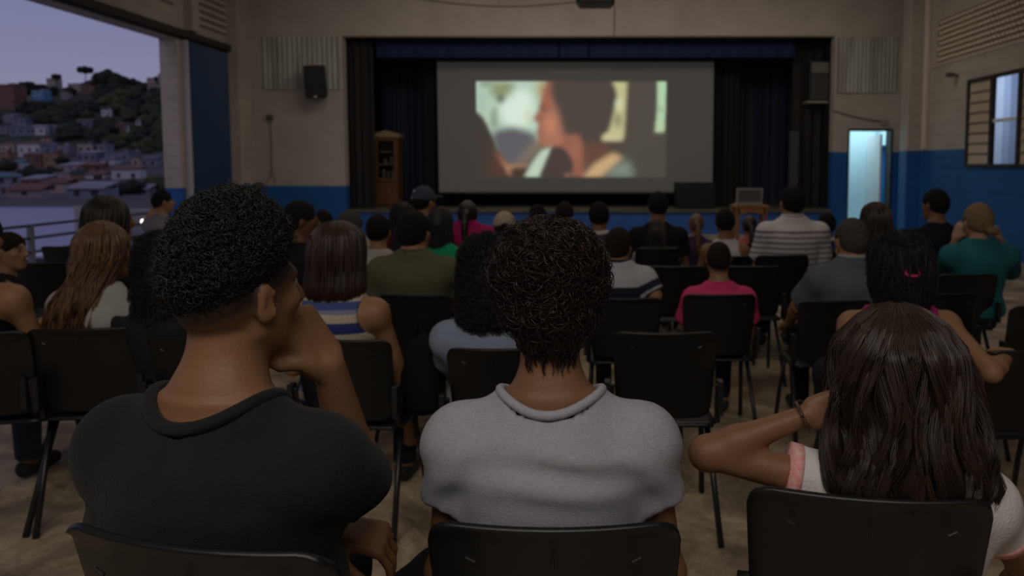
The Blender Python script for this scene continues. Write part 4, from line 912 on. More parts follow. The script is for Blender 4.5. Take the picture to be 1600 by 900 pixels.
def person(key, label, px, top, Y, k=1.0, yaw=0.0, head=(0, 0, 0), hdx=0.0, hdy=0.0, sh=.172, shz=None, zsh=None, fem=False, skin='brown', arms=None, shirt=None, pants=(.02, .022, .03),
           hair=None, res=.0125, group=None, seat=.46, neck=1.0, torso_w=1.0, legs=True, yoff=0.0, shdrop=(0, 0), hscale=1.0, stub=None, drop=.345, knee=.12, td=1.0, headz=None, shoes=(.02, .02, .02), twist=0):
    P0 = at(px, top, Y); zt = P0.z; yr = math.radians(yaw)
    Rb = np.array([[math.cos(yr), -math.sin(yr), 0], [math.sin(yr), math.cos(yr), 0], [0, 0, 1]])
    kh = k * hscale
    # body origin so that the head centre lands under px
    hl = np.array([hdx, .035 * k + hdy, 0]); hw = Rb @ hl
    org = np.array([P0.x - hw[0], Y - hw[1], 0.0])
    r = empty('person', tuple(org), yr); tag(r, label, 'person', group)
    def loc(p): return Rb.T @ (V3(p) - org)
    Rh = rot(*head); Hc = np.array([hl[0], hl[1], zt - .108 * kh])
    zs = zt - drop * k if zsh is None else zsh
    zn = zs + .055 * k; sl = {-1: np.array([-sh * k, .0, zs - shdrop[0]]), 1: np.array([sh * k, .0, zs - shdrop[1]])}
    tz = seat + .02; f = 1.0 if not fem else .92; H_ = zs - tz; w = k * torso_w
    K = [(tz - .06, 0, .07, .10 * w, .09 * w), (tz + .00, 0, .075, .165 * w, .118 * w), (tz + .10 * H_, 0, .065, (.172 if not fem else .18) * w, .115 * w), (tz + .38 * H_, 0, .045, .148 * f * w, .098 * w), (tz + .68 * H_, 0, .012, .156 * f * w, .104 * w),
         (tz + .88 * H_, 0, -.006, .156 * f * w, .104 * w), (zs + .0, 0, -.008, .138 * w, .095 * w), (zs + .032 * k, 0, -.004, .105 * w, .083 * w), (zs + .058 * k, 0, .0, .068 * w, .066 * w), (zs + .075 * k, 0, .0, .05 * w, .05 * w)]
    K = [(a_, b_, c_, d_, e_ * td) for a_, b_, c_, d_, e_ in K]
    nb = np.array([0, .0, zn]); nt_ = Hc + Rh @ (np.array([0, -.018, -.075]) * kh)
    nr = (.056 if not fem else .048) * k * neck
    arms = arms or {}
    A = {}
    for s in (-1, 1):
        a = arms.get('L' if s < 0 else 'R')
        if a is None:
            el = sl[s] + np.array([s * .055, .07, -.26 * k]); wr = np.array([s * .10 * k, .33 * k, seat + .135]); hd, hn = (0, 1, -.15), (0, .15, 1)
            A[s] = (el, wr, hd, hn, (.25, .3, .2))
        else:
            el = loc(a[0]); wr = loc(a[1]); hd = Rb.T @ V3(a[2]); hn = Rb.T @ V3(a[3]); A[s] = (el, wr, hd, hn, a[4] if len(a) > 4 else (.3, .35, .25))
    pts = np.array([sl[-1], sl[1], A[-1][0], A[1][0], A[-1][1], A[1][1], Hc + [0, 0, .13 * k], [.26, .2, seat], [-.26, .72, 0], Hc - [.13 * k] * 3, Hc + [.13 * k] * 3] + [A[s][1] + nrm(V3(A[s][2])) * .2 for s in (-1, 1)])
    lo = pts.min(0) - .13; hi = pts.max(0) + .13; lo[2] = .0
    F = Field(lo, hi, res)
    tor = loft(K, 2.3); F.add(tor, 0)
    F.add(cone(nb - [0, 0, .05], nt_, nr * 1.12, nr), .035 * k)
    for s in (-1, 1):
        F.add(cone(nb + [s * .03 * k, -.005, .022 * k], sl[s] * [.85, 1, 1] + [0, -.002, .004], .036 * k, .040 * k), .05 * k)
        F.add(ell(sl[s] - [0, 0, .01], (.050 * k, .050 * k, .058 * k)), .05 * k)
        el, wr, hd, hn, cu = A[s]; ak = k * (1 if not fem else .88)
        F.add(cone(sl[s], el, .047 * ak, .036 * ak), .03 * k); F.add(ell(el, (.036 * ak,) * 3), .02)
        mid = el + (wr - el) * .3; F.add(cone(el, mid, .035 * ak, .037 * ak), .02); F.add(cone(mid, wr, .037 * ak, .0245 * ak), .02)
        add_hand(F, wr, hd, hn, {-1: 1, 1: -1}[s] * (1 if True else 1), k * (.95 if fem else 1.0), cu, thick=1.0 if res < .01 else 1.25)
    KN = {}; AN = {}
    for s in (-1, 1):
        hp = np.array([s * .085 * k, .09, seat + .045]); kn = np.array([s * knee * k, .47 * k, seat + .035]); an = np.array([s * (knee - .01) * k, .45 * k, .085]); KN[s], AN[s] = kn, an
        if legs:
            F.add(cone(hp, kn, .078 * k, .056 * k), .04 * k); F.add(cone(kn, kn * .6 + an * .4, .054 * k, .056 * k), .02); F.add(cone(kn * .6 + an * .4, an, .054 * k, .036 * k), .02)
            F.add(cone(an - [0, .02, .03], an + [0, .16 * k, -.045], .035 * k, .028 * k), .02)
    # head
    def h(pr, kk=0): F.add(framed(pr, Hc, Rh, kh), kk * kh)
    h(ell((0, -.008, .010), (.074, .093, .097))); h(ell((0, .026, -.045), (.060, .063, .070)), .02); h(ell((0, .066, -.098), (.024, .022, .020)), .022)
    for s in (-1, 1):
        h(cone((s * .052, .0, -.055), (s * .016, .066, -.100), .018, .018), .02); h(ell((s * .042, .058, -.022), (.022, .020, .018)), .018)
        h(cone((s * .012, .086, .018), (s * .046, .068, .020), .009, .008), .012)
        F.cut(framed(ell((s * .031, .100, .001), (.017, .020, .013)), Hc, Rh, kh), .008)
        Re = rot(s * -22, 0, 0)
        h(ell((s * .079, -.006, -.012), (.008, .019, .032), Re), .006)
        if res < .01:
            F.cut(framed(ell((s * .088, .001, -.008), (.006, .010, .019), Re), Hc, Rh, kh), .003)
    h(cone((0, .086, .012), (0, .108, -.030), .009, .0135), .012); h(ell((0, .094, -.036), (.017, .012, .009)), .008)
    h(ell((0, .083, -.061), (.023, .012, .0065)), .006); h(ell((0, .081, -.073), (.019, .012, .0075)), .006)
    V, Q = F.mesh(); V = relax(V, Q, 1, .5)
    o = mesh_arr('body', V, [Q], skinmat(skin), r)
    base = np.array(SK[skin]); Cc = np.tile(base, (len(V), 1)); hq = ((V - Hc) @ Rh) / kh
    lip = (((hq - [0, .094, -.066]) / [.025, .02, .013]) ** 2).sum(1) < 1; Cc[lip] = base * [.75, .45, .5]
    brow = (np.abs(hq[:, 2] - .027) < .006) & (np.abs(np.abs(hq[:, 0]) - .031) < .02) & (hq[:, 1] > .05); Cc[brow] = base * .15
    Cc *= (1 + .07 * wob(V, 22, 5))[:, None]
    if hair and stub:
        # clipped hair growing sparser towards the nape
        t_ = (stub[0] + stub[2] * hq[:, 1] - hq[:, 2]); cov = np.clip(1 - t_ / stub[1], 0, 1) * (np.abs(hq[:, 0]) < .2) * (hq[:, 2] > -.15) * (hq[:, 1] < .075)
        ear = (np.abs(hq[:, 0]) > .0795) & (np.abs(hq[:, 2] + .012) < .045); cov[ear] = 0
        cov = cov * (0.82 + .18 * np.random.RandomState(1).rand(len(V))); Cc = Cc * (1 - cov[:, None]) + np.array(HAIR['black'])[None] * 1.5 * cov[:, None]
    setcol(o, Cc)
    m = MB()
    for s in (-1, 1):
        mm = MB(); c_ = Hc + Rh @ (np.array([s * .031, .0735, .001]) * kh); R_ = .0118 * kh; vs_ = []; NS = 10
        for i in range(NS + 1):
            for j in range(NS * 2): a1, a2 = PI * i / NS, PI * j / NS; vs_.append(tuple(c_ + Rh @ (R_ * np.array([math.sin(a1) * math.cos(a2), math.cos(a1), math.sin(a1) * math.sin(a2)]))))
        fs = [(i * 2 * NS + j, i * 2 * NS + (j + 1) % (2 * NS), (i + 1) * 2 * NS + (j + 1) % (2 * NS), (i + 1) * 2 * NS + j) for i in range(NS) for j in range(NS * 2)]
        mm.add(vs_, fs); mm.cur = 0; mm.mi = [1 if (f_[0] // (2 * NS)) < 3 else 0 for f_ in fs]
        mm.build('eye', None, r, smooth=True, mats=[mat('eye white', (.30, .26, .22), .3), mat('iris', (.03, .015, .01), .1)], fixn=False)
    # clothes
    if shirt:
        typ = shirt.get('type', 'tee'); off = shirt.get('off', .012) * k; sres = shirt.get('res', res)
        G = Field(lo - .03, hi + .03, sres)
        G.add(loft([(z, x, y, a, b) for z, x, y, a, b in K[1:]], 2.3, off * 1.3), 0)
        sl_len = {'tee': .62, 'cap': .35, 'long': 1.0, 'tank': 0, 'wide': .62}[typ] if 'len' not in shirt else shirt['len']
        for s in (-1, 1):
            G.add(cone(nb + [s * .03 * k, -.005, .022 * k], sl[s] * [.85, 1, 1] + [0, -.002, .004], .036 * k + off * .8, .040 * k + off * .8), .05 * k)
            if typ != 'tank':
                el, wr = A[s][0], A[s][1]; ak = k * (1 if not fem else .9); G.add(ell(sl[s] - [0, 0, .01], (.050 * k + off, .052 * k + off, .058 * k + off * .6)), .05 * k)
                e2 = sl[s] + (el - sl[s]) * min(1, sl_len)
                G.add(cone(sl[s], e2, .048 * ak + off, (.046 if sl_len < .9 else .037) * ak + off * shirt.get('flare', 1.4), cut=sl_len < .9), .03 * k)
                if typ == 'long':
                    e3 = el + (wr - el) * .93; G.add(cone(el, e3, .038 * ak + off, .027 * ak + off, cut=True), .02)
            else:
                for zz in (0,): G.cut(ell(sl[s] + [s * .01, 0, .0], (.070 * k, .14, .095 * k)), .012)
        nz_ = shirt.get('neck', (.072, .068, .01))  # half width, half depth, centre y
        if shirt.get('wr'): G.apply(shirt['wr'](zs, sl, A))
        ring = []; NR = 48
        for i in range(NR):
            a_ = 2 * PI * i / NR; x_ = math.cos(a_) * nz_[0] * k; y_ = nz_[2] + math.sin(a_) * nz_[1] * k
            ix = [int(round((v_ - G.lo[j_]) / G.h)) for j_, v_ in ((0, x_), (1, y_))]; colz = G.F[ix[0], ix[1]]; top_ = np.where(colz < 0)[0]
            top_ = top_[top_ * G.h + G.lo[2] < zs + .11 * k]
            ring.append((x_, y_, G.lo[2] + G.h * (top_[-1] + .5) if len(top_) else zs))
        rz = np.array([q_[2] for q_ in ring]); 
        for _ in range(14): rz = (np.roll(rz, 1) + rz * 2 + np.roll(rz, -1)) / 4
        ring = [(q_[0], q_[1], z_) for q_, z_ in zip(ring, rz)]
        if typ != 'tank' or not shirt.get('low'): G.cut(loft([(min(rz) - .006, 0, nz_[2], nz_[0] * k * shirt.get('cutk', .93), nz_[1] * k * shirt.get('cutk', .93)), (zs + .30 * k, 0, nz_[2], nz_[0] * k, nz_[1] * k)], 2.0), .003)
        else: G.cut(loft([(zs - shirt['low'], 0, 0, .07 * k, .3), (zs + .02, 0, 0, .10 * k, .3), (zs + .2 * k, 0, 0, .12 * k, .3)], 2.0), .012)
        if 0: pass
        hem = seat - .02
        G.apply(lambda F_, P: np.maximum(F_, (hem - P[..., 2])))
        V, Q = G.mesh(); V = relax(V, Q, 2, .5); o = mesh_arr('shirt', V, [Q], shirt.get('mat') or cloth(key, shirt['col']), r)
        if shirt.get('paint'): setcol(o, shirt['paint'](V, zs, sl, k, A))
        # collar band
        if shirt.get('collar', True) and typ != 'tank':
            cm = shirt.get('cmat') or (shirt.get('mat') if shirt.get('mat') and not shirt.get('paint') else cloth(key + ' collar', shirt.get('ccol', shirt.get('col', (.3, .3, .3))))); m = MB()
            m.tube([(q_[0], q_[1], q_[2] - .004 + shirt.get('cup', .0)) for q_ in ring], shirt.get('cr', .008) * k, 10, closed=True); m.build('collar', cm, r, smooth=True)
        if shirt.get('cuff') is not None:
            for s_ in (-1, 1):
                el = A[s_][0]; e2 = sl[s_] + (el - sl[s_]) * min(1, sl_len); d_ = nrm(el - sl[s_]); rr2 = .046 * k * (1 if not fem else .9) + off * shirt.get('flare', 1.4) + .001
                m = MB(); m.tube([tuple(e2 - d_ * .020), tuple(e2 + d_ * .001)], rr2, 22); m.build('sleeve_cuff', shirt['cuff'], r, smooth=True)
        if shirt.get('straps'):
            m = MB()
            for s in (-1, 1): m.tube([(s * .075 * k, -.10 * k, zs - .09 * k), (s * .085 * k, -.085 * k, zs + .0), (s * .085 * k, -.02, zs + .062 * k), (s * .08 * k, .08 * k, zs - .02)], .011 * k, 8, sq=.4)
            m.build('shoulder_straps', shirt.get('smat') or cloth(key, shirt['col']), r, smooth=True)
    if legs and pants:
        G = Field((lo[0], -.2, 0), (hi[0], .75, seat + .35), max(res, .012))
        G.add(loft([(tz - .07, 0, .07, .12 * w, .11 * w), (tz, 0, .075, .175 * w, .127 * w), (tz + .12 * H_, 0, .065, .18 * w, .125 * w)], 2.3), 0)
        for s in (-1, 1):
            hp = np.array([s * .085 * k, .09, seat + .045]); G.add(cone(hp, KN[s], .090 * k, .068 * k), .04); G.add(cone(KN[s], AN[s], .066 * k, .052 * k, cut=True), .025)
        V, Q = G.mesh(); V = relax(V, Q, 2); mesh_arr('trousers', V, [Q], cloth('%s trousers' % key, pants), r)
        for s in (-1, 1):
            G = Field(AN[s] - [.07, .1, .09], AN[s] + [.07, .24, .06], .010); G.add(cone(AN[s] - [0, .02, .035], AN[s] + [0, .165 * k, -.050], .042 * k, .033 * k), 0); G.cut(rbox(AN[s] - [0, 0, .185], (.2, .4, .1), .01), 0)
            V, Q = G.mesh(); mesh_arr('shoe', V, [Q], mat('shoe %s' % key, shoes, .6), r)
    WHO[key] = dict(root=r, label=label, Y=Y, px=px, yaw=yaw, Hc=Hc, Rh=Rh, kh=kh, zs=zs, k=k, sl=sl, A=A, loc=loc, Rb=Rb, org=org, zt=zt)
    if hair: make_hair(key, r, Hc, Rh, kh, zs, **hair)
    return r
def cap_field(Hc, Rh, kh, t, res, line=(-.030, .75), nz=0, nsc=60, top=0, ext=.06, fade=None, ears=False):
    G = Field(Hc - .16 * kh - ext, Hc + .16 * kh + ext, res)
    G.add(framed(ell((0, -.008, .012 + top * .5), (.075 + t, .094 + t, .098 + t + top)), Hc, Rh, kh), 0)
    def fn(F_, P):
        q = ((P - Hc) @ Rh) / kh; d = (line[0] + line[1] * q[..., 1] - q[..., 2]) * .8 * kh
        d = np.maximum(d, (q[..., 1] - .078) * kh)
        a = F_
        if fade is not None: a = a + np.clip((fade[0] + .5 * q[..., 1] - q[..., 2]) * fade[1], 0, .03) * kh
        if nz: a = a + nz * wob(P, nsc, 3)
        hh = np.maximum(.008 - np.abs(a - d), 0) / .008; return np.maximum(a, d) + hh * hh * .002
    G.apply(fn)
    if ears:
        for s_ in (-1, 1): G.cut(framed(ell((s_ * .092, .004, -.016), (.032, .026, .040)), Hc, Rh, kh), .006)
    return G
def curls(V, N, n, R0, R1, L, thick, seed, turns=1.4, up=.35):
    r = np.random.RandomState(seed); i = r.randint(0, len(V), n); p = V[i]; nn = N[i]
    t = r.normal(size=(n, 3)); t -= (t * nn).sum(1, keepdims=True) * nn; t /= np.linalg.norm(t, axis=1, keepdims=True); b = np.cross(nn, t)
    s = np.linspace(0, 1, 14)[None, :, None]; ph = r.rand(n, 1, 1) * 6.28; Rr = (R0 + (R1 - R0) * r.rand(n, 1, 1)); an = ph + s * 2 * PI * turns * (.7 + .6 * r.rand(n, 1, 1))
    Lr = L * (.5 + r.rand(n, 1, 1)); c = p[:, None] + t[:, None] * (s - .5) * Lr + nn[:, None] * (Rr * up * 2 * (s * (1 - s) * 4))
    path = c + nn[:, None] * np.cos(an) * Rr + b[:, None] * np.sin(an) * Rr
    return tubes(path, np.full((n, 14), thick) * (1 - .5 * np.abs(np.linspace(-1, 1, 14)))[None] ** 1)
def fall(K, n, seed, phr, z0r, z1, thick, wave=.006, wf=26, N=22, rr=(.86, 1.05), clump=.5, part=0.0, ends=.04, spread=None, p=2.0):
    """strands that follow the hair outline K (z,cx,cy,a,b; z ascending) from the crown down"""
    K = np.array(K, float); r = np.random.RandomState(seed); ph = np.radians(phr[0] + (phr[1] - phr[0]) * r.rand(n)); ncl = max(8, min(70, n // 14)); cl = r.randint(0, ncl, n); cw = (math.radians(phr[1] - phr[0])) / ncl; cl = np.clip(((ph - math.radians(phr[0])) / cw).astype(int), 0, ncl - 1); phc = math.radians(phr[0]) + (cl + .5) * cw
    zt = K[-1, 0]; zs_ = zt - (zt - z0r) * r.rand(n) ** 1.5; ze = z1 + ends * r.rand(n) + (np.array([0.03 * math.sin(c * 5.1) for c in range(ncl)]))[cl]
    u = np.linspace(0, 1, N)[None]; z = zs_[:, None] + (ze - zs_)[:, None] * (u * .4 + .6 * u ** 1.3 if True else u); z = zs_[:, None] - (zs_ - ze)[:, None] * (1 - np.cos(u * PI / 2) * 1.0) ** .9
    phi = ph[:, None] + (phc - ph)[:, None] * clump * u ** 1.5
    cx, cy, a, b = (np.interp(z, K[:, 0], K[:, i]) for i in (1, 2, 3, 4)); q = rr[0] + (rr[1] - rr[0]) * r.rand(n)[:, None]
    ph2 = (2.2 * np.sin(ph * 3.1 + 1) + 1.6 * np.sin(ph * 7.3) + .9 * np.sin(cl * 2.4))[:, None]; ph3 = r.rand(n, 1) * .9; w = wave * np.clip(u * 1.6, 0, 1)
    x = cx + a * q * np.cos(phi) + w * np.sin((zt - z) * wf + ph2 + ph3); y = cy - b * q * np.sin(phi) + w * np.cos((zt - z) * wf * .9 + ph2 * 1.7 + ph3)
    path = np.stack([x, y, z], -1); th = thick * (.6 + .8 * r.rand(n, 1)) * (1 - .75 * u ** 3)
    return tubes(path, th)
def make_hair(key, r, Hc, Rh, kh, zs, style='short', col='black', t=.012, res=.0075, **o):
    hm = hairmat(col, HAIR[col], o.get('rough', .42)) if style not in ('short', 'buzz') else mat('cropped hair ' + col, HAIR[col], .85, .2, noise=.4, nscale=60, bump=.6, bscale=120); line = o.get('line', (-.020, .62))
    parts_v, parts_q = [], []; nv = 0
    def push(V, Q):
        nonlocal nv
        parts_v.append(V); parts_q.append(Q + nv); nv += len(V)
    G = cap_field(Hc, Rh, kh, t, res, line, o.get('nz', .002), o.get('nsc', 70), o.get('top', 0), ext=o.get('ext', .05), fade=o.get('fade'), ears=style in ('short', 'buzz', 'curly', 'bun'))
    for pr, kk in o.get('extra', ()): G.add(pr(Hc, Rh, kh) if callable(pr) else pr, kk)
    V, Q = G.mesh(); V = relax(V, Q, 1)
    if style in ('short', 'buzz', 'curly', 'bun', 'pony', 'long'): push(V, Q)
    Nn = vnormals(V, Q)
    if o.get('curl'):
        a = o['curl']; sel = V if 'sel' not in o else V[o['sel'](((V - Hc) @ Rh) / kh)]; ns = Nn if 'sel' not in o else Nn[o['sel'](((V - Hc) @ Rh) / kh)]
        v, q = curls(sel, ns, *a); push(v, q)
        if o.get('curl2'): v, q = curls(sel, ns, *o['curl2']); push(v, q)
    if o.get('prof'):
        K = o['prof'](Hc, kh) if callable(o['prof']) else o['prof']; z1 = K[0][0]
        G = Field((min(k_[1] - k_[3] for k_ in K) - .03, min(k_[2] - k_[4] for k_ in K) - .03, z1 - .03), (max(k_[1] + k_[3] for k_ in K) + .03, max(k_[2] + k_[4] for k_ in K) + .03, K[-1][0] + .03), o.get('pres', .009))
        G.add(loft(K, 2.0, o.get('poff', -.006)), 0); ft = o.get('front', .03)
        G.apply(lambda F_, P: np.maximum(F_ + o.get('pn', .004) * wob(P * [1, 1, .35], 70, 9), (P[..., 1] - (Hc[1] + ft)) + 0 * P[..., 0]))
        V, Q = G.mesh(); 
        if len(V): V = relax(V, Q, 1); push(V, Q)
        if o.get('fall'):
            fo = dict(o['fall']); zt_ = K[-1][0]
            if fo.get('z0r') is None: fo['z0r'] = zt_ - .05
            if fo.get('z1') is None: fo['z1'] = K[0][0] - .01
            v, q = fall(K, **fo); push(v, q)
        if o.get('pcurl') and len(V):
            v, q = curls(V, vnormals(V, Q), *o['pcurl']); push(v, q)
    mesh_arr('hair', np.concatenate(parts_v), [np.concatenate(parts_q)], hm, r)
def LP(Hc_z_top, cx, cy, w, d, zbot, crown=.10, wb=1.0, db=1.0):
    """usual outline of long loose hair: top z, centre, half width/depth at head, bottom z"""
    zt = Hc_z_top
    return [(zbot, cx, cy - .03, w * .75 * wb, d * .55 * db), (zbot + .05, cx, cy - .03, w * wb, d * .75 * db), (zt - .20, cx, cy - .015, w * 1.0, d * .95), (zt - .12, cx, cy - .005, w, d), (zt - .06, cx, cy, w * .93, d * .93), (zt - .025, cx, cy, w * .70, d * .70), (zt - .006, cx, cy, w * .38, d * .38), (zt, cx, cy, w * .1, d * .1)]
def prof(w, d, zbot_d, dx=0.0, dy=-.02, up=.02, **kw):
    """zbot_d: bottom below the head centre"""
    return lambda Hc, kh: LP(Hc[2] + (.108 + up) * kh, Hc[0] + dx, Hc[1] + dy, w * kh, d * kh, Hc[2] - zbot_d, **kw)
# ---- nearest row -------------------------------------------------
m_blacktee = mat('washed black cotton', (.0135, .0135, .0145), .88, .2, noise=.35, nscale=5, bump=.35, bscale=260, sheen=.05)
m_greytee = mat('grey marl cotton', (.35, .35, .395), .92, .15, noise=.16, nscale=140, bump=.3, bscale=320, stretch=(1, 1, 2.2))
m_cuff = mat('red embroidered cuff', (.52, .10, .10), .9, noise=.8, nscale=90, col2=(.62, .55, .53))
m_blouse = mat('white cotton blouse', (.60, .585, .58), .9, .15, noise=.06, nscale=12, bump=.3, bscale=150)
def wrA(zs, sl, A):
    def fn(F_, P):
        x, y, z = P[..., 0], P[..., 1], P[..., 2]
        w = .0055 * np.sin((z * 55 + x * 26 + 2 * np.sin(x * 9)) ) * np.clip((zs - z) * 5, 0, 1) * np.clip(np.abs(x) * 7 - .2, 0, 1)
        w = w + .0045 * np.sin(z * 40 - x * 30 + 1.5 * np.sin(z * 18)) * np.clip((zs - .12 - z) * 6, 0, 1)
        dl = np.sqrt((x - sl[-1][0] - .015) ** 2 + (z - zs + .16) ** 2); w = w + .009 * np.exp(-(dl / .07) ** 2) * np.sin(z * 150 + x * 40)
        return F_ + w
    return fn
def wrB(zs, sl, A):
    def fn(F_, P):
        x, y, z = P[..., 0], P[..., 1], P[..., 2]
        w = .0075 * np.sin(z * 95 + 6 * x * x * 10 + 1.3 * np.sin(x * 14)) * np.exp(-((z - zs + .02) / .05) ** 2) * np.exp(-(x / .12) ** 2)
        w = w + .0085 * np.sin(z * 105 + 2.2 * np.sin(x * 11 + 1)) * np.clip((zs - .13 - z) * 10, 0, 1)
        w = w + .003 * np.sin(x * 70 * np.sign(x) + z * 60) * np.clip((np.abs(x) - .08) * 12, 0, 1) * np.exp(-((z - zs + .05) / .08) ** 2)
        return F_ + w
    return fn
person('A', 'young man in a black tee with short curly faded hair, chin on his right fist', 367, 343, 1.24, k=1.12, yaw=-14, head=(-18, 2, 3), hdx=.012, td=.90, sh=.163, zsh=at(340, 700, 1.225).z, skin='honey',
    neck=.96, torso_w=.98, res=.0058, hscale=.93, stub=(.004, .045, .45), seat=.47,
    arms={'R': (at(562, 756, 1.44), at(514, 570, 1.33), (-.52, -.14, .84), (.78, -.50, .25), (1.2, 1.25, .7)),
          'L': (at(215, 880, 1.42), at(515, 828, 1.43), (1, .05, -.22), (.2, -.30, .93), (.95, .55, .35))},
    shirt=dict(mat=m_blacktee, type='tee', len=.74, off=.014, res=.0075, wr=wrA, neck=(.092, .082, .004), cr=.0095, cutk=.99), pants=(.012, .012, .014),
    hair=dict(style='curly', col='black', t=.008, top=.024, nz=.003, nsc=150, res=.005, line=(-.005, .42), fade=(.062, .42), ext=.07,
              rough=.6, curl=(5600, .003, .0058, .016, .0013, 4, 1.5, .40), curl2=(700, .003, .006, .02, .0006, 14, 1.6, 1.1), sel=lambda q: q[:, 2] > .020 + .45 * q[:, 1]))
person('B', 'woman in a grey tee with dark curly hair pinned up in a bun', 862, 388, 1.38, k=.99, td=.92, yaw=0, head=(-6, -2, 1), sh=.166, zsh=at(862, 680, 1.37).z, fem=True, skin='mid',
    neck=1.10, torso_w=1.0, res=.0072, seat=.46, hscale=.94,
    arms={'L': (at(694, 893, 1.39), at(800, 960, 1.60), (.3, .9, -.2), (0, .2, 1), (.3, .4, .3)), 'R': (at(1042, 893, 1.39), at(930, 960, 1.60), (-.3, .9, -.2), (0, .2, 1), (.3, .4, .3))},
    shirt=dict(mat=m_greytee, type='tee', len=.42, off=.015, res=.0075, wr=wrB, neck=(.092, .078, .0), cr=.0085, cutk=.96, flare=1.2), pants=(.03, .04, .07),
    hair=dict(style='bun', col='red', t=.006, top=.0, nz=.004, nsc=90, res=.0055, line=(-.05, .25), ext=.12, rough=.38,
              extra=((lambda Hc, Rh, kh: framed(ell((.0, -.045, .088), (.086, .068, .060)), Hc, Rh, kh), .02), (lambda Hc, Rh, kh: framed(ell((-.060, -.030, .052), (.040, .045, .045)), Hc, Rh, kh), .012), (lambda Hc, Rh, kh: framed(ell((.058, -.035, .056), (.038, .045, .045)), Hc, Rh, kh), .012), (lambda Hc, Rh, kh: framed(ell((-.005, -.088, .072), (.048, .034, .042)), Hc, Rh, kh), .006)),
              curl=(4600, .004, .013, .060, .0012, 8, 1.3, .55), curl2=(800, .005, .012, .07, .0005, 18, 1.2, 1.0), sel=lambda q: q[:, 2] > -.03,
              prof=lambda Hc, kh: [(Hc[2] - .078, Hc[0], Hc[1] - .050, .040, .030), (Hc[2] - .066, Hc[0], Hc[1] - .040, .055, .048), (Hc[2] - .040, Hc[0], Hc[1] - .025, .068, .070), (Hc[2] + .0, Hc[0], Hc[1] - .012, .077, .092), (Hc[2] + .05, Hc[0], Hc[1] - .01, .082, .098), (Hc[2] + .08, Hc[0], Hc[1] - .01, .06, .08)], pn=.003, pres=.006, front=-.02,
              fall=dict(n=1500, seed=3, phr=(12, 168), z0r=None, z1=None, thick=.0010, wave=.0055, wf=95, N=26, rr=(.98, 1.07), clump=.2, ends=.035), pcurl=(1200, .003, .008, .03, .0009, 9, 1.3, .4)))
person('C', 'girl with long loose dark brown wavy hair and white blouse, left hand behind neck', 1400, 492, 1.46, k=.92, yaw=0, head=(4, -6, 0), hdx=-.03, sh=.150, zsh=at(1400, 745, 1.47).z, shdrop=(.0, .03), fem=True, skin='mid', res=.0072, seat=.46,
    arms={'L': (at(1104, 708, 1.46), at(1262, 648, 1.45), (.93, -.05, .36), (.2, -.9, .4), (.35, .4, .3)), 'R': (at(1600, 890, 1.56), at(1560, 960, 1.76), (-.3, .9, -.2), (0, .2, 1))},
    shirt=dict(mat=m_blouse, type='tee', len=.40, off=.014, res=.0075, neck=(.082, .072, .0), cr=.006, flare=1.6, cuff=m_cuff), pants=(.05, .06, .1),
    hair=dict(style='long', col='dark2', t=.016, res=.0075, line=(-.07, .35), rough=.40,
              prof=lambda Hc, kh: [(Hc[2] - .250, Hc[0] - .002, Hc[1] - .090, .122, .045), (Hc[2] - .20, Hc[0] + .004, Hc[1] - .082, .142, .078), (Hc[2] - .14, Hc[0] + .004, Hc[1] - .060, .138, .10), (Hc[2] - .09, Hc[0] + .003, Hc[1] - .035, .130, .112),
                                   (Hc[2] - .02, Hc[0] + .002, Hc[1] - .02, .120, .118), (Hc[2] + .045, Hc[0], Hc[1] - .018, .106, .112), (Hc[2] + .090, Hc[0], Hc[1] - .015, .078, .085), (Hc[2] + .115, Hc[0], Hc[1] - .01, .045, .05), (Hc[2] + .125, Hc[0], Hc[1] - .005, .012, .012)], pn=.004, poff=-.014, front=.035,
              fall=dict(n=7000, seed=5, phr=(-30, 210), z0r=None, z1=None, thick=.0012, wave=.016, wf=26, N=34, rr=(.93, 1.06), clump=.42, ends=.05)))
wC = WHO['C']; wr_ = V3(wC['A'][-1][1]); d_ = nrm(V3(wC['A'][-1][1]) - V3(wC['A'][-1][0])); u_ = nrm(np.cross(d_, [0, 0, 1])); v_ = np.cross(d_, u_)
m = MB(); m.tube([tuple(wr_ - d_ * .012 + (u_ * math.cos(a) + v_ * math.sin(a)) * .0285) for a in np.linspace(0, 2 * PI, 28, endpoint=False)], .0035, 6, closed=True)
m.build('bracelet', mat('thin bracelet', (.14, .09, .06), .4, metal=.6), wC['root'])
# ---- rows behind ---------------------------------------------------
def C_(c): return lin(c)
def cy(key, d=.15): return CHY[key][0] + d + .05
def band(V, zs, levels, cols):
    z = V[:, 2] - zs; out = np.tile(np.array(cols[-1]), (len(V), 1)); 
    for i, l in reversed(list(enumerate(levels))): out[z > l] = cols[i] if False else out[z > l]
    prev = 9.0
    for l, c in zip(levels, cols):
        out[(z <= prev) & (z > l)] = c; prev = l
    return out
def paintD(V, zs, sl, k, A):
    z = V[:, 2] - zs + .10 * np.abs(V[:, 0]) * 0; u = ((.02 - z) / .165) % 1.0; out = np.tile([.46, .40, .33], (len(V), 1)).astype(float)
    out[(u > .28) & (u < .56)] = (.022, .035, .155); out[(u >= .56) & (u < .60)] = (.5, .46, .42); out[(u >= .82)] = (.06, .09, .26); out[u < .10] = (.20, .22, .34); return out
def paintS(V, zs, sl, k, A):
    z = V[:, 2] - zs; u = (z / .040) % 1.0; out = np.tile([.56, .53, .54], (len(V), 1)).astype(float); out[u < .36] = (.17, .15, .18); out[z > .035] = (.58, .56, .56); return out
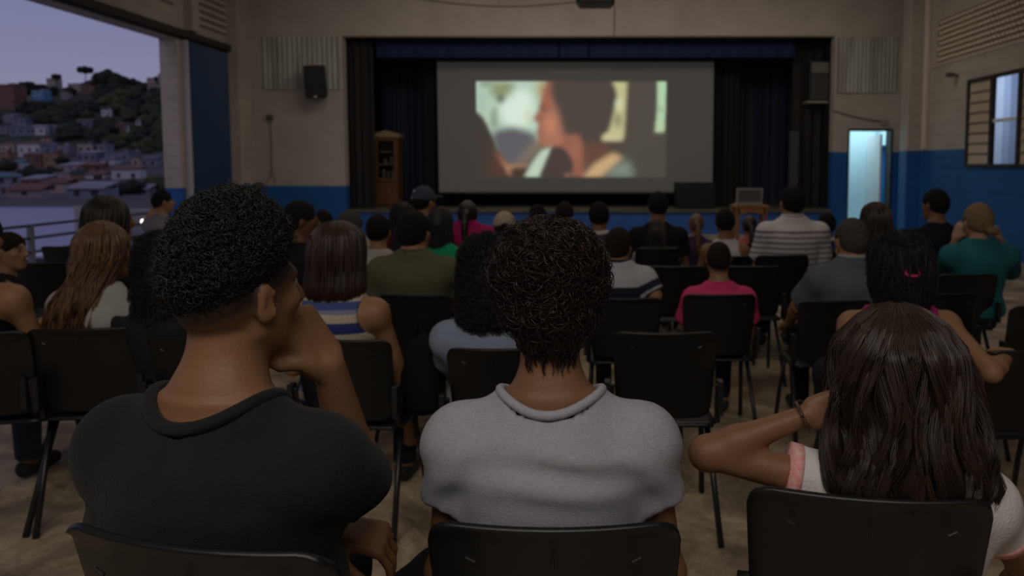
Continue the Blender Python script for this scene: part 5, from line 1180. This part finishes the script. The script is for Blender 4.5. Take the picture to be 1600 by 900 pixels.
def paintM(V, zs, sl, k, A):
    z = V[:, 2] - zs; out = np.tile([.016, .018, .036], (len(V), 1)).astype(float); w = (.42, .43, .47)
    out[(z > -.035) & (np.abs(V[:, 0]) < .2)] = w
    e = V - sl[1]; d = nrm(A[1][0] - sl[1]); t = e @ d; s_ = V[:, 0] > sl[1][0] * .82; out[s_ & (t > -.1)] = w; out[s_ & (t > .035) & (t < .075)] = (.014, .016, .034); out[s_ & (t > .135)] = (.014, .016, .034)
    return out
m_strD = attr_mat('blue and cream striped knit', rough=.9, bump=.2); m_strS = attr_mat('grey striped polo knit', rough=.9, bump=.2); m_patM = attr_mat('navy and white jersey', rough=.9, bump=.2)
R2, R3, R4 = .0095, .0105, .013
person('D', 'woman with straight brown hair and blue and cream striped sleeveless top', 528, 352, cy('D', .13), k=.98, yaw=-6, head=(-4, 0, 0), fem=True, skin='tan', res=R2, sh=.170, shdrop=(0, .0),
    arms={'R': (at(628, 590, cy('D', .20)), at(640, 690, cy('D', .42)), (0, .9, -.3), (.3, .2, 1))},
    shirt=dict(res=.0055, mat=m_strD, paint=paintD, type='tank', neck=(.085, .075, .0), collar=False), pants=(.03, .035, .05),
    hair=dict(style='long', col='brown', t=.012, prof=prof(.112, .108, .20, dy=-.012, up=.02, db=1.25, wb=1.1), fall=dict(n=1500, seed=11, phr=(-25, 205), z0r=None, z1=None, thick=.0022, wave=.003, wf=14, N=16, ends=.03, clump=.8)))
person('E', 'woman with long wavy brown hair and a pale grey shirt, near the railing', 163, 352, cy('E', .16), k=.97, yaw=-14, head=(-18, -2, 6), fem=True, skin='tan', res=R2, sh=.190,
    arms={'R': (at(214, 545, cy('E', .28)), at(228, 610, cy('E', .5)), (0, .9, -.4), (.3, .2, 1))},
    shirt=dict(col=(.34, .33, .32), type='tee', len=.62, off=.018), pants=(.05, .055, .06),
    hair=dict(style='long', col='lbrown', t=.014, prof=lambda Hc, kh: [(Hc[2] - .38, Hc[0] - .05, Hc[1] - .13, .075, .04), (Hc[2] - .30, Hc[0] - .05, Hc[1] - .13, .115, .06), (Hc[2] - .20, Hc[0] - .035, Hc[1] - .11, .105, .07), (Hc[2] - .10, Hc[0] - .01, Hc[1] - .05, .088, .085), (Hc[2] - .02, Hc[0], Hc[1] - .015, .098, .105), (Hc[2] + .05, Hc[0], Hc[1] - .01, .094, .106), (Hc[2] + .09, Hc[0], Hc[1] - .01, .072, .085), (Hc[2] + .118, Hc[0], Hc[1] - .01, .04, .045), (Hc[2] + .126, Hc[0], Hc[1] - .01, .01, .01)],
              fall=dict(n=1500, seed=12, phr=(-10, 190), z0r=None, z1=None, thick=.0024, wave=.010, wf=26, N=20, ends=.04, clump=.85)))
person('F', 'woman with long black curly hair half hidden behind the man in the black tee', 262, 372, cy('F', .13), k=.95, yaw=0, head=(0, 0, 0), fem=True, skin='brown', res=R2, shirt=dict(col=(.02, .02, .025), type='tee'),
    hair=dict(style='long', col='black', t=.02, prof=prof(.125, .12, .30, dy=-.02, up=.025, db=1.1), pcurl=(1800, .006, .014, .05, .0015, 5, 1.6, .4)))
person('I', 'woman in a light blue long-sleeved shirt with bushy black curly hair', 765, 378, cy('I', .16), k=.98, yaw=0, head=(0, 4, 0), fem=True, skin='brown', res=R2, sh=.168, zsh=at(750, 525, cy('I', .16)).z,
    arms={'L': (at(700, 560, cy('I', .24)), at(720, 600, cy('I', .46)), (.2, .9, -.3), (0, .2, 1))},
    shirt=dict(col=(.22, .27, .36), type='long', off=.018), pants=(.03, .04, .08),
    hair=dict(style='long', col='black', t=.02, prof=prof(.122, .12, .235, dy=-.02, up=.03, db=1.3), pcurl=(2600, .006, .014, .05, .0015, 6, 1.6, .4)))
yJ = cy('J', .13); yK = CHY['J2'][0]
person('J', 'woman in a magenta tank top, dark wavy hair clipped, arm over the next chair', 1403, 375, yJ, k=1.03, yaw=0, head=(4, 2, 3), fem=True, skin='tan', res=R2, sh=.185, zsh=at(1410, 505, yJ).z,
    arms={'R': (at(1550, 582, yK - .09), at(1578, 552, yK + .07), (.35, .9, -.15), (.2, -.1, 1), (.5, .5, .3)), 'L': (at(1330, 590, yJ + .1), at(1345, 630, yJ + .35), (.2, .9, -.3), (0, .2, 1))},
    shirt=dict(col=(.42, .02, .20), type='tank', neck=(.09, .08, 0), straps=True, low=.07, collar=False), pants=(.02, .02, .03),
    hair=dict(style='long', col='black', t=.016, top=.012, prof=prof(.118, .112, .175, dy=-.03, up=.03, db=1.2, wb=.8), pcurl=(1500, .006, .013, .05, .0014, 7, 1.4, .4), fall=dict(n=700, seed=21, phr=(-20, 200), z0r=None, z1=None, thick=.0022, wave=.008, wf=24, N=16, ends=.03, clump=.7)))
w_ = WHO['J']; m = MB(); hc = w_['Hc']; m.tube([(hc[0] + .0 + .028 * math.cos(a), hc[1] - .150 + .008 * math.sin(a), hc[2] - .0 + .010 * math.sin(a)) for a in np.linspace(0, 2 * PI, 16, endpoint=False)], .005, 6, closed=True); m.build('hair_tie', mat('pink hair tie', (.6, .03, .15)), w_['root'])
person('G', 'person in a black sleeveless top and denim, cut by the left edge', -42, 330, cy('G', .13), k=1.0, yaw=0, fem=True, skin='tan', res=R2, knee=.16, shirt=dict(col=(.006, .006, .007), type='tank', neck=(.08, .07, 0), collar=False), pants=(.06, .08, .12), hair=dict(style='short', col='dark', t=.015))
# third row
person('K', 'man in an olive green tee with short black hair, seated in the middle rows', 647, 332, cy('K', .12), k=1.0, yaw=0, head=(-16, 0, 0), skin='tan', res=R3, sh=.178, zsh=at(650, 420, cy('K', .12)).z,
    arms={'R': (at(712, 468, cy('K', .25)), at(704, 480, cy('K', .48)), (0, .9, -.3), (.3, .2, 1))},
    shirt=dict(col=(.105, .108, .062), type='tee', len=.66, off=.018), pants=(.10, .125, .16), knee=.24, hair=dict(style='short', col='black', t=.013))
person('M', 'boy in a navy and white hooded top with his elbow over the chair back', 966, 358, cy('M', .13), k=.86, yaw=-4, head=(-14, 0, 4), skin='tan', res=R3, sh=.17, zsh=at(960, 432, cy('M', .13)).z,
    arms={'R': (at(1024, 462, cy('M', .06)), at(1010, 470, cy('M', .28)), (-.5, .8, -.1), (0, .2, 1))},
    shirt=dict(res=.007, mat=m_patM, paint=paintM, type='tee', len=.80, off=.018, ccol=(.02, .02, .04), cr=.014), pants=(.02, .02, .03), hair=dict(style='short', col='dark', t=.012))
person('N', 'boy in a bright pink tee with a shaved head', 1123, 378, cy('N', .12), k=.84, yaw=0, head=(0, 0, 0), skin='tan', res=R3, sh=.165, zsh=at(1123, 464, cy('N', .12)).z, stub=(-.02, .03, .62),
    shirt=dict(col=(.62, .055, .16), type='tee', off=.020, neck=(.068, .062, 0), cr=.006), pants=(.02, .025, .04), hair=dict(style='buzz', col='dark', t=.003, nz=0))
person('O', 'man in a grey polo with short greying hair and an earring glint', 1331, 343, cy('O', .12), k=1.0, yaw=4, head=(6, 0, 0), skin='tan', res=R3, sh=.176, zsh=at(1310, 432, cy('O', .12)).z,
    arms={'L': (at(1247, 478, cy('O', .22)), at(1232, 505, cy('O', .46)), (0, .9, -.3), (-.3, .2, 1))},
    shirt=dict(col=(.105, .125, .135), type='tee', len=.80, off=.020, ccol=(.35, .36, .36), cr=.009, cup=.012), pants=(.012, .013, .018), hair=dict(style='short', col='grey', t=.009))
person('P', 'fair-haired woman in a teal long top with a low bun, hands raised to her face', 1529, 320, cy('P', .12), k=1.0, yaw=2, head=(0, -2, 0), fem=True, skin='fair', res=R3, sh=.185, zsh=at(1512, 398, cy('P', .12)).z,
    arms={'L': (at(1476, 425, cy('P', .36)), at(1493, 372, cy('P', .24)), (.3, -.1, .95), (-.8, -.4, 0), (.5, .5, .4)), 'R': (at(1580, 425, cy('P', .36)), at(1564, 376, cy('P', .24)), (-.4, -.1, .9), (.8, -.4, 0), (.5, .5, .4))},
    shirt=dict(col=(.02, .145, .16), type='tee', len=.92, off=.022), pants=(.05, .05, .06), hair=dict(style='short', col='blond', t=.014, extra=((lambda Hc, Rh, kh: framed(ell((.035, -.115, -.055), (.042, .032, .03)), Hc, Rh, kh), .01),)))
person('H', 'person in a dark sleeveless top seen in profile at the left edge, arms bare', 13, 365, cy('H', -.55), k=.93, yaw=-50, head=(-38, 0, 0), fem=True, skin='tan', res=R3, sh=.165, shirt=dict(col=(.012, .012, .014), type='tank', collar=False), pants=(.03, .03, .04), hair=dict(style='short', col='dark', t=.012, extra=((lambda Hc, Rh, kh: framed(ell((0, -.105, .0), (.035, .035, .04)), Hc, Rh, kh), .01),)))
# rows further ahead
LONG = lambda col, zb=.22, w=.10, n=350, seed=1, thick=.004: dict(style='long', col=col, t=.014, res=.010, pres=.012, prof=prof(w, w, zb, dy=-.015, up=.015, db=1.2), fall=dict(n=n, seed=seed, phr=(-25, 205), z0r=None, z1=None, thick=thick, wave=.004, wf=16, N=10, ends=.03, clump=.7))
SHORT = lambda col='black', t=.012: dict(style='short', col=col, t=t, res=.010)
def PONY(col, seed=2):
    return dict(style='long', col=col, t=.012, res=.010, pres=.010, prof=lambda Hc, kh: [(Hc[2] - .26, Hc[0], Hc[1] - .13, .022, .02), (Hc[2] - .18, Hc[0], Hc[1] - .14, .034, .03), (Hc[2] - .05, Hc[0], Hc[1] - .135, .035, .03), (Hc[2] + .02, Hc[0], Hc[1] - .12, .025, .025)], front=.0)
person('AJ', 'dark-haired woman with long hair turned to the right, before the railing', 170, 310, 3.95, k=1.02, yaw=-20, head=(-26, 0, 0), fem=True, skin='tan', res=R3, shirt=dict(col=(.02, .02, .022), type='tee'), hair=LONG('dark', .26, .108, 700, 31, .003))
person('AK', 'person with short dark hair far back by the railing, arm raised', 254, 299, 7.6, k=.95, yaw=-20, head=(-30, 0, 0), skin='tan', res=R4, arms={'L': (at(232, 345, 7.7), at(240, 325, 7.85), (.4, 0, .9), (-.8, -.3, 0))}, shirt=dict(col=(.2, .19, .2), type='tee', len=.3), hair=SHORT())
person('AG', 'man in profile with a high dark haircut, just right of the nearest man', 470, 317, 4.7, k=1.0, yaw=-30, head=(-35, 0, 0), skin='deep', res=R3, shirt=dict(col=(.015, .014, .014), type='tee'), hair=SHORT('black', .016))
person('AF', 'child with round dark hair against the blue wall left of the stage', 505, 330, 6.4, k=.85, skin='brown', res=R4, shirt=dict(col=(.03, .03, .035), type='tee'), hair=SHORT('black', .016))
person('BC', 'person in a wide dull grey cap behind the woman in stripes', 546, 333, 5.3, k=.95, skin='brown', res=R4, shirt=dict(col=(.03, .03, .03), type='tee'), hair=SHORT('grey', .014))
person('AE', 'man in a white shirt with short black hair, left of the man in olive', 591, 337, 5.15, k=.95, yaw=0, skin='tan', res=R4, shirt=dict(col=(.40, .38, .34), type='tee', off=.018, ccol=(.5, .5, .5), cr=.009), hair=SHORT())
person('AI', 'person with bushy dark hair in a maroon top behind the man in olive', 628, 318, 6.4, k=.95, skin='brown', res=R4, shirt=dict(col=(.06, .012, .016), type='tee'), hair=LONG('black', .14, .10, 200, 33))
person('AD', 'man in a dark blue-grey cap with two pale studs', 662, 294, 6.0, k=1.0, yaw=-10, head=(-20, 0, 0), skin='tan', res=R4, shirt=dict(col=(.03, .03, .04), type='tee'), hair=SHORT('black', .006))
person('L', 'woman in a bright green tee with long black hair', 688, 326, 4.85, k=.93, yaw=-10, head=(-6, 0, 0), fem=True, skin='brown', res=R3, sh=.20, zsh=at(690, 402, 4.85).z, shirt=dict(col=(.012, .30, .13), type='tee', len=.7), hair=LONG('black', .17, .082, 350, 34))
person('AC', 'woman in a magenta tee with a long brown ponytail', 730, 315, 6.1, k=.95, fem=True, skin='brown', res=R4, sh=.19, zsh=at(727, 364, 6.1).z, shirt=dict(col=(.33, .015, .11), type='tee', len=.7), hair=PONY('dark'))
person('AB', 'child in a beige cap and orange shirt', 788, 334, 5.4, k=.93, yaw=8, hdx=.07, zsh=at(780, 398, 5.4).z, head=(0, 0, 0), skin='brown', res=R4, sh=.2, shirt=dict(col=(.46, .13, .03), type='tee'), hair=SHORT('dark', .006))
person('AA', 'person with short dark hair just left of the centre woman, near the stage', 840, 320, 6.9, k=.9, skin='brown', res=R4, shirt=dict(col=(.05, .04, .05), type='tee'), hair=SHORT())
person('Z', 'woman in a red top with dark hair pinned up, near the stage', 882, 317, 6.7, k=.9, fem=True, skin='brown', res=R4, shirt=dict(col=(.20, .012, .03), type='tee', off=.02), hair=SHORT('dark', .016))
person('Y', 'man with dark short hair and a white collar, right of the centre woman', 936, 317, 6.0, k=.95, skin='brown', res=R4, shirt=dict(col=(.045, .045, .05), type='tee', ccol=(.55, .55, .56), cr=.02), hair=SHORT())
person('W', 'man in a black tee with short dark hair before the stage', 1028, 301, 6.6, k=1.05, skin='brown', res=R4, sh=.18, shirt=dict(col=(.010, .011, .012), type='tee'), hair=SHORT())
person('X', 'girl with long dark hair over a white top', 1026, 345, cy('X', .12), k=.86, fem=True, skin='brown', res=R4, shirt=dict(col=(.42, .40, .40), type='tee'), hair=LONG('dark', .28, .095, 350, 35))
person('V', 'child with light brown ponytail and purple top near the stage', 1088, 335, 6.7, k=.8, fem=True, skin='tan', res=R4, shirt=dict(col=(.06, .03, .08), type='tee'), hair=PONY('lbrown'))
person('T', 'child in a pale sleeveless top with short dark hair', 1133, 328, 5.95, k=.9, skin='brown', res=R4, sh=.16, shirt=dict(col=(.50, .47, .48), type='tank', collar=False), hair=SHORT())
person('U', 'child with dark hair and a salmon pink top, beside the wooden table', 1171, 338, 6.9, k=.8, fem=True, skin='brown', res=R4, shirt=dict(col=(.45, .10, .12), type='tee'), hair=PONY('dark'))
person('S', 'man in a white and grey striped polo with short dark hair', 1238, 293, cy('S', .16), k=1.06, yaw=0, head=(8, 0, 0), skin='tan', res=R3, sh=.185, zsh=at(1225, 362, cy('S', .16)).z, shirt=dict(res=.0065, mat=m_strS, paint=paintS, type='tee', len=.75, off=.020, ccol=(.55, .53, .54), cr=.012, cup=.01), hair=SHORT())
person('AM', 'child with dark hair and a white collar, right of the striped polo man', 1292, 334, 6.3, k=.85, skin='brown', res=R4, shirt=dict(col=(.02, .04, .10), type='tee', ccol=(.5, .5, .5), cr=.02), hair=SHORT())
person('R', 'woman with straight dark hair before the bright doorway', 1368, 319, 4.9, k=.97, yaw=0, fem=True, skin='brown', res=R3, shirt=dict(col=(.02, .02, .02), type='tee'), hair=LONG('brown', .2, .098, 400, 36))
person('Q', 'man in a dark navy shirt with short dark hair by the blue wall', 1462, 297, 5.7, k=1.0, yaw=10, head=(14, 0, 0), skin='brown', res=R4, sh=.19, shirt=dict(col=(.010, .013, .020), type='tee', len=.7), hair=SHORT())
# caps
def cap(key, c, brim=True, back=False, studs=False):
    w = WHO[key]; Hc, Rh, kh = w['Hc'], w['Rh'], w['kh']; hz = .03
    def fn(F_, P):
        q = ((P - Hc) @ Rh) / kh; F_ = np.maximum(F_, (hz - .02 - q[..., 2] - .12 * q[..., 1]) * kh)
        if back: F_ = np.maximum(F_, -(np.sqrt((q[..., 0] / .034) ** 2 + ((q[..., 2] - .015) / .026) ** 2) - 1) * .03 * kh - np.where(q[..., 1] > -.04, -1.0, 0) * 0) if False else np.where(q[..., 1] < -.04, np.maximum(F_, -(np.sqrt((q[..., 0] / .030) ** 2 + ((q[..., 2] - .022) / .022) ** 2) - 1) * .025 * kh), F_)
        return F_
    G = Field(Hc - .15, Hc + .17, .008); G.add(framed(ell((0, -.004, .015), (.090, .112, .115)), Hc, Rh, kh), 0); G.apply(fn)
    V, Q = G.mesh(); V = relax(V, Q, 1); m_ = cloth('cap ' + key, c); o = mesh_arr('cap', V, [Q], m_, w['root'])
    G = Field(Hc - .1, Hc + .28, .008); G.add(framed(ell((0, .12, .038), (.075, .075, .010)), Hc, Rh, kh), 0); V, Q = G.mesh(); mesh_arr('cap_brim', V, [Q], m_, w['root'])
    if studs:
        for zz in (.035, .085):
            mm = MB(); p = Hc + Rh @ (np.array([-.015, -.105 + .02 * (zz > .05), zz]) * kh); mm.tube([tuple(p + [0, .004, 0]), tuple(p - [0, .004, 0])], .012, 10); mm.build('stud', mat('pale stud', (.6, .55, .6), .3), w['root'])
cap('AB', (.40, .33, .25), back=True); cap('AD', (.055, .058, .085), studs=True); cap('BC', (.055, .055, .05))
# earring glint and phone-like small things
def earring(key, s, c):
    w = WHO[key]; p = w['Hc'] + w['Rh'] @ (np.array([s * .082, -.002, -.048]) * w['kh']); m = MB(); m.tube([tuple(p + [0, 0, .01]), tuple(p - [0, 0, .02])], .006, 8); m.build('earring', mat('gold earring', (.8, .5, .12), .25, metal=.8), w['root'])
earring('O', -1, 0)
# backpack hanging beside the striped woman's chair
bx, bY = at(664, 560, cy('D', .25)).x, cy('D', .22)
bk = empty('backpack', (bx, bY, 0)); tag(bk, 'black backpack hanging beside the chair of the woman in stripes', 'bag')
G = Field((-.14, -.16, .34), (.14, .16, .84), .01); G.add(ell((0, 0, .58), (.085, .10, .17)), 0); G.add(rbox((0, 0, .53), (.075, .09, .10), .04), .04); V, Q = G.mesh(); mesh_arr('bag_body', V, [Q], cloth('black bag', (.008, .008, .009)), bk)
m = MB(); m.tube([(-.03, 0, .72), (-.02, 0, .80), (.0, 0, .83), (.02, 0, .80), (.03, 0, .72)], .007, 8); m.build('bag_handle', cloth('black bag', (.01, .01, .01)), bk, smooth=True)

# chairs of the people further ahead
for kk in ('AJ', 'AK', 'AG', 'AF', 'BC', 'AE', 'AI', 'AD', 'L', 'AB', 'AA', 'Z', 'Y', 'W', 'T', 'U', 'AM', 'R', 'Q'):
    w_ = WHO[kk]; a_ = math.radians(w_['yaw']); ox, oy = w_['org'][0], w_['org'][1]
    sh_ = {'AF': 'round-haired child against the blue wall left of the stage', 'BC': 'person in the wide dull grey cap', 'AI': 'person with bushy dark hair in a maroon top', 'W': 'man in the black tee before the stage',
           'Q': 'man in the dark navy shirt by the blue wall', 'AA': 'short-haired person just left of the centre woman', 'AK': 'person with raised arm far back by the railing'}.get(kk, w_['label'].split(',')[0])
    chair_at(ox + .20 * math.sin(a_), oy - .20 * math.cos(a_), w_['yaw'], .93, 'black chair under the ' + sh_)
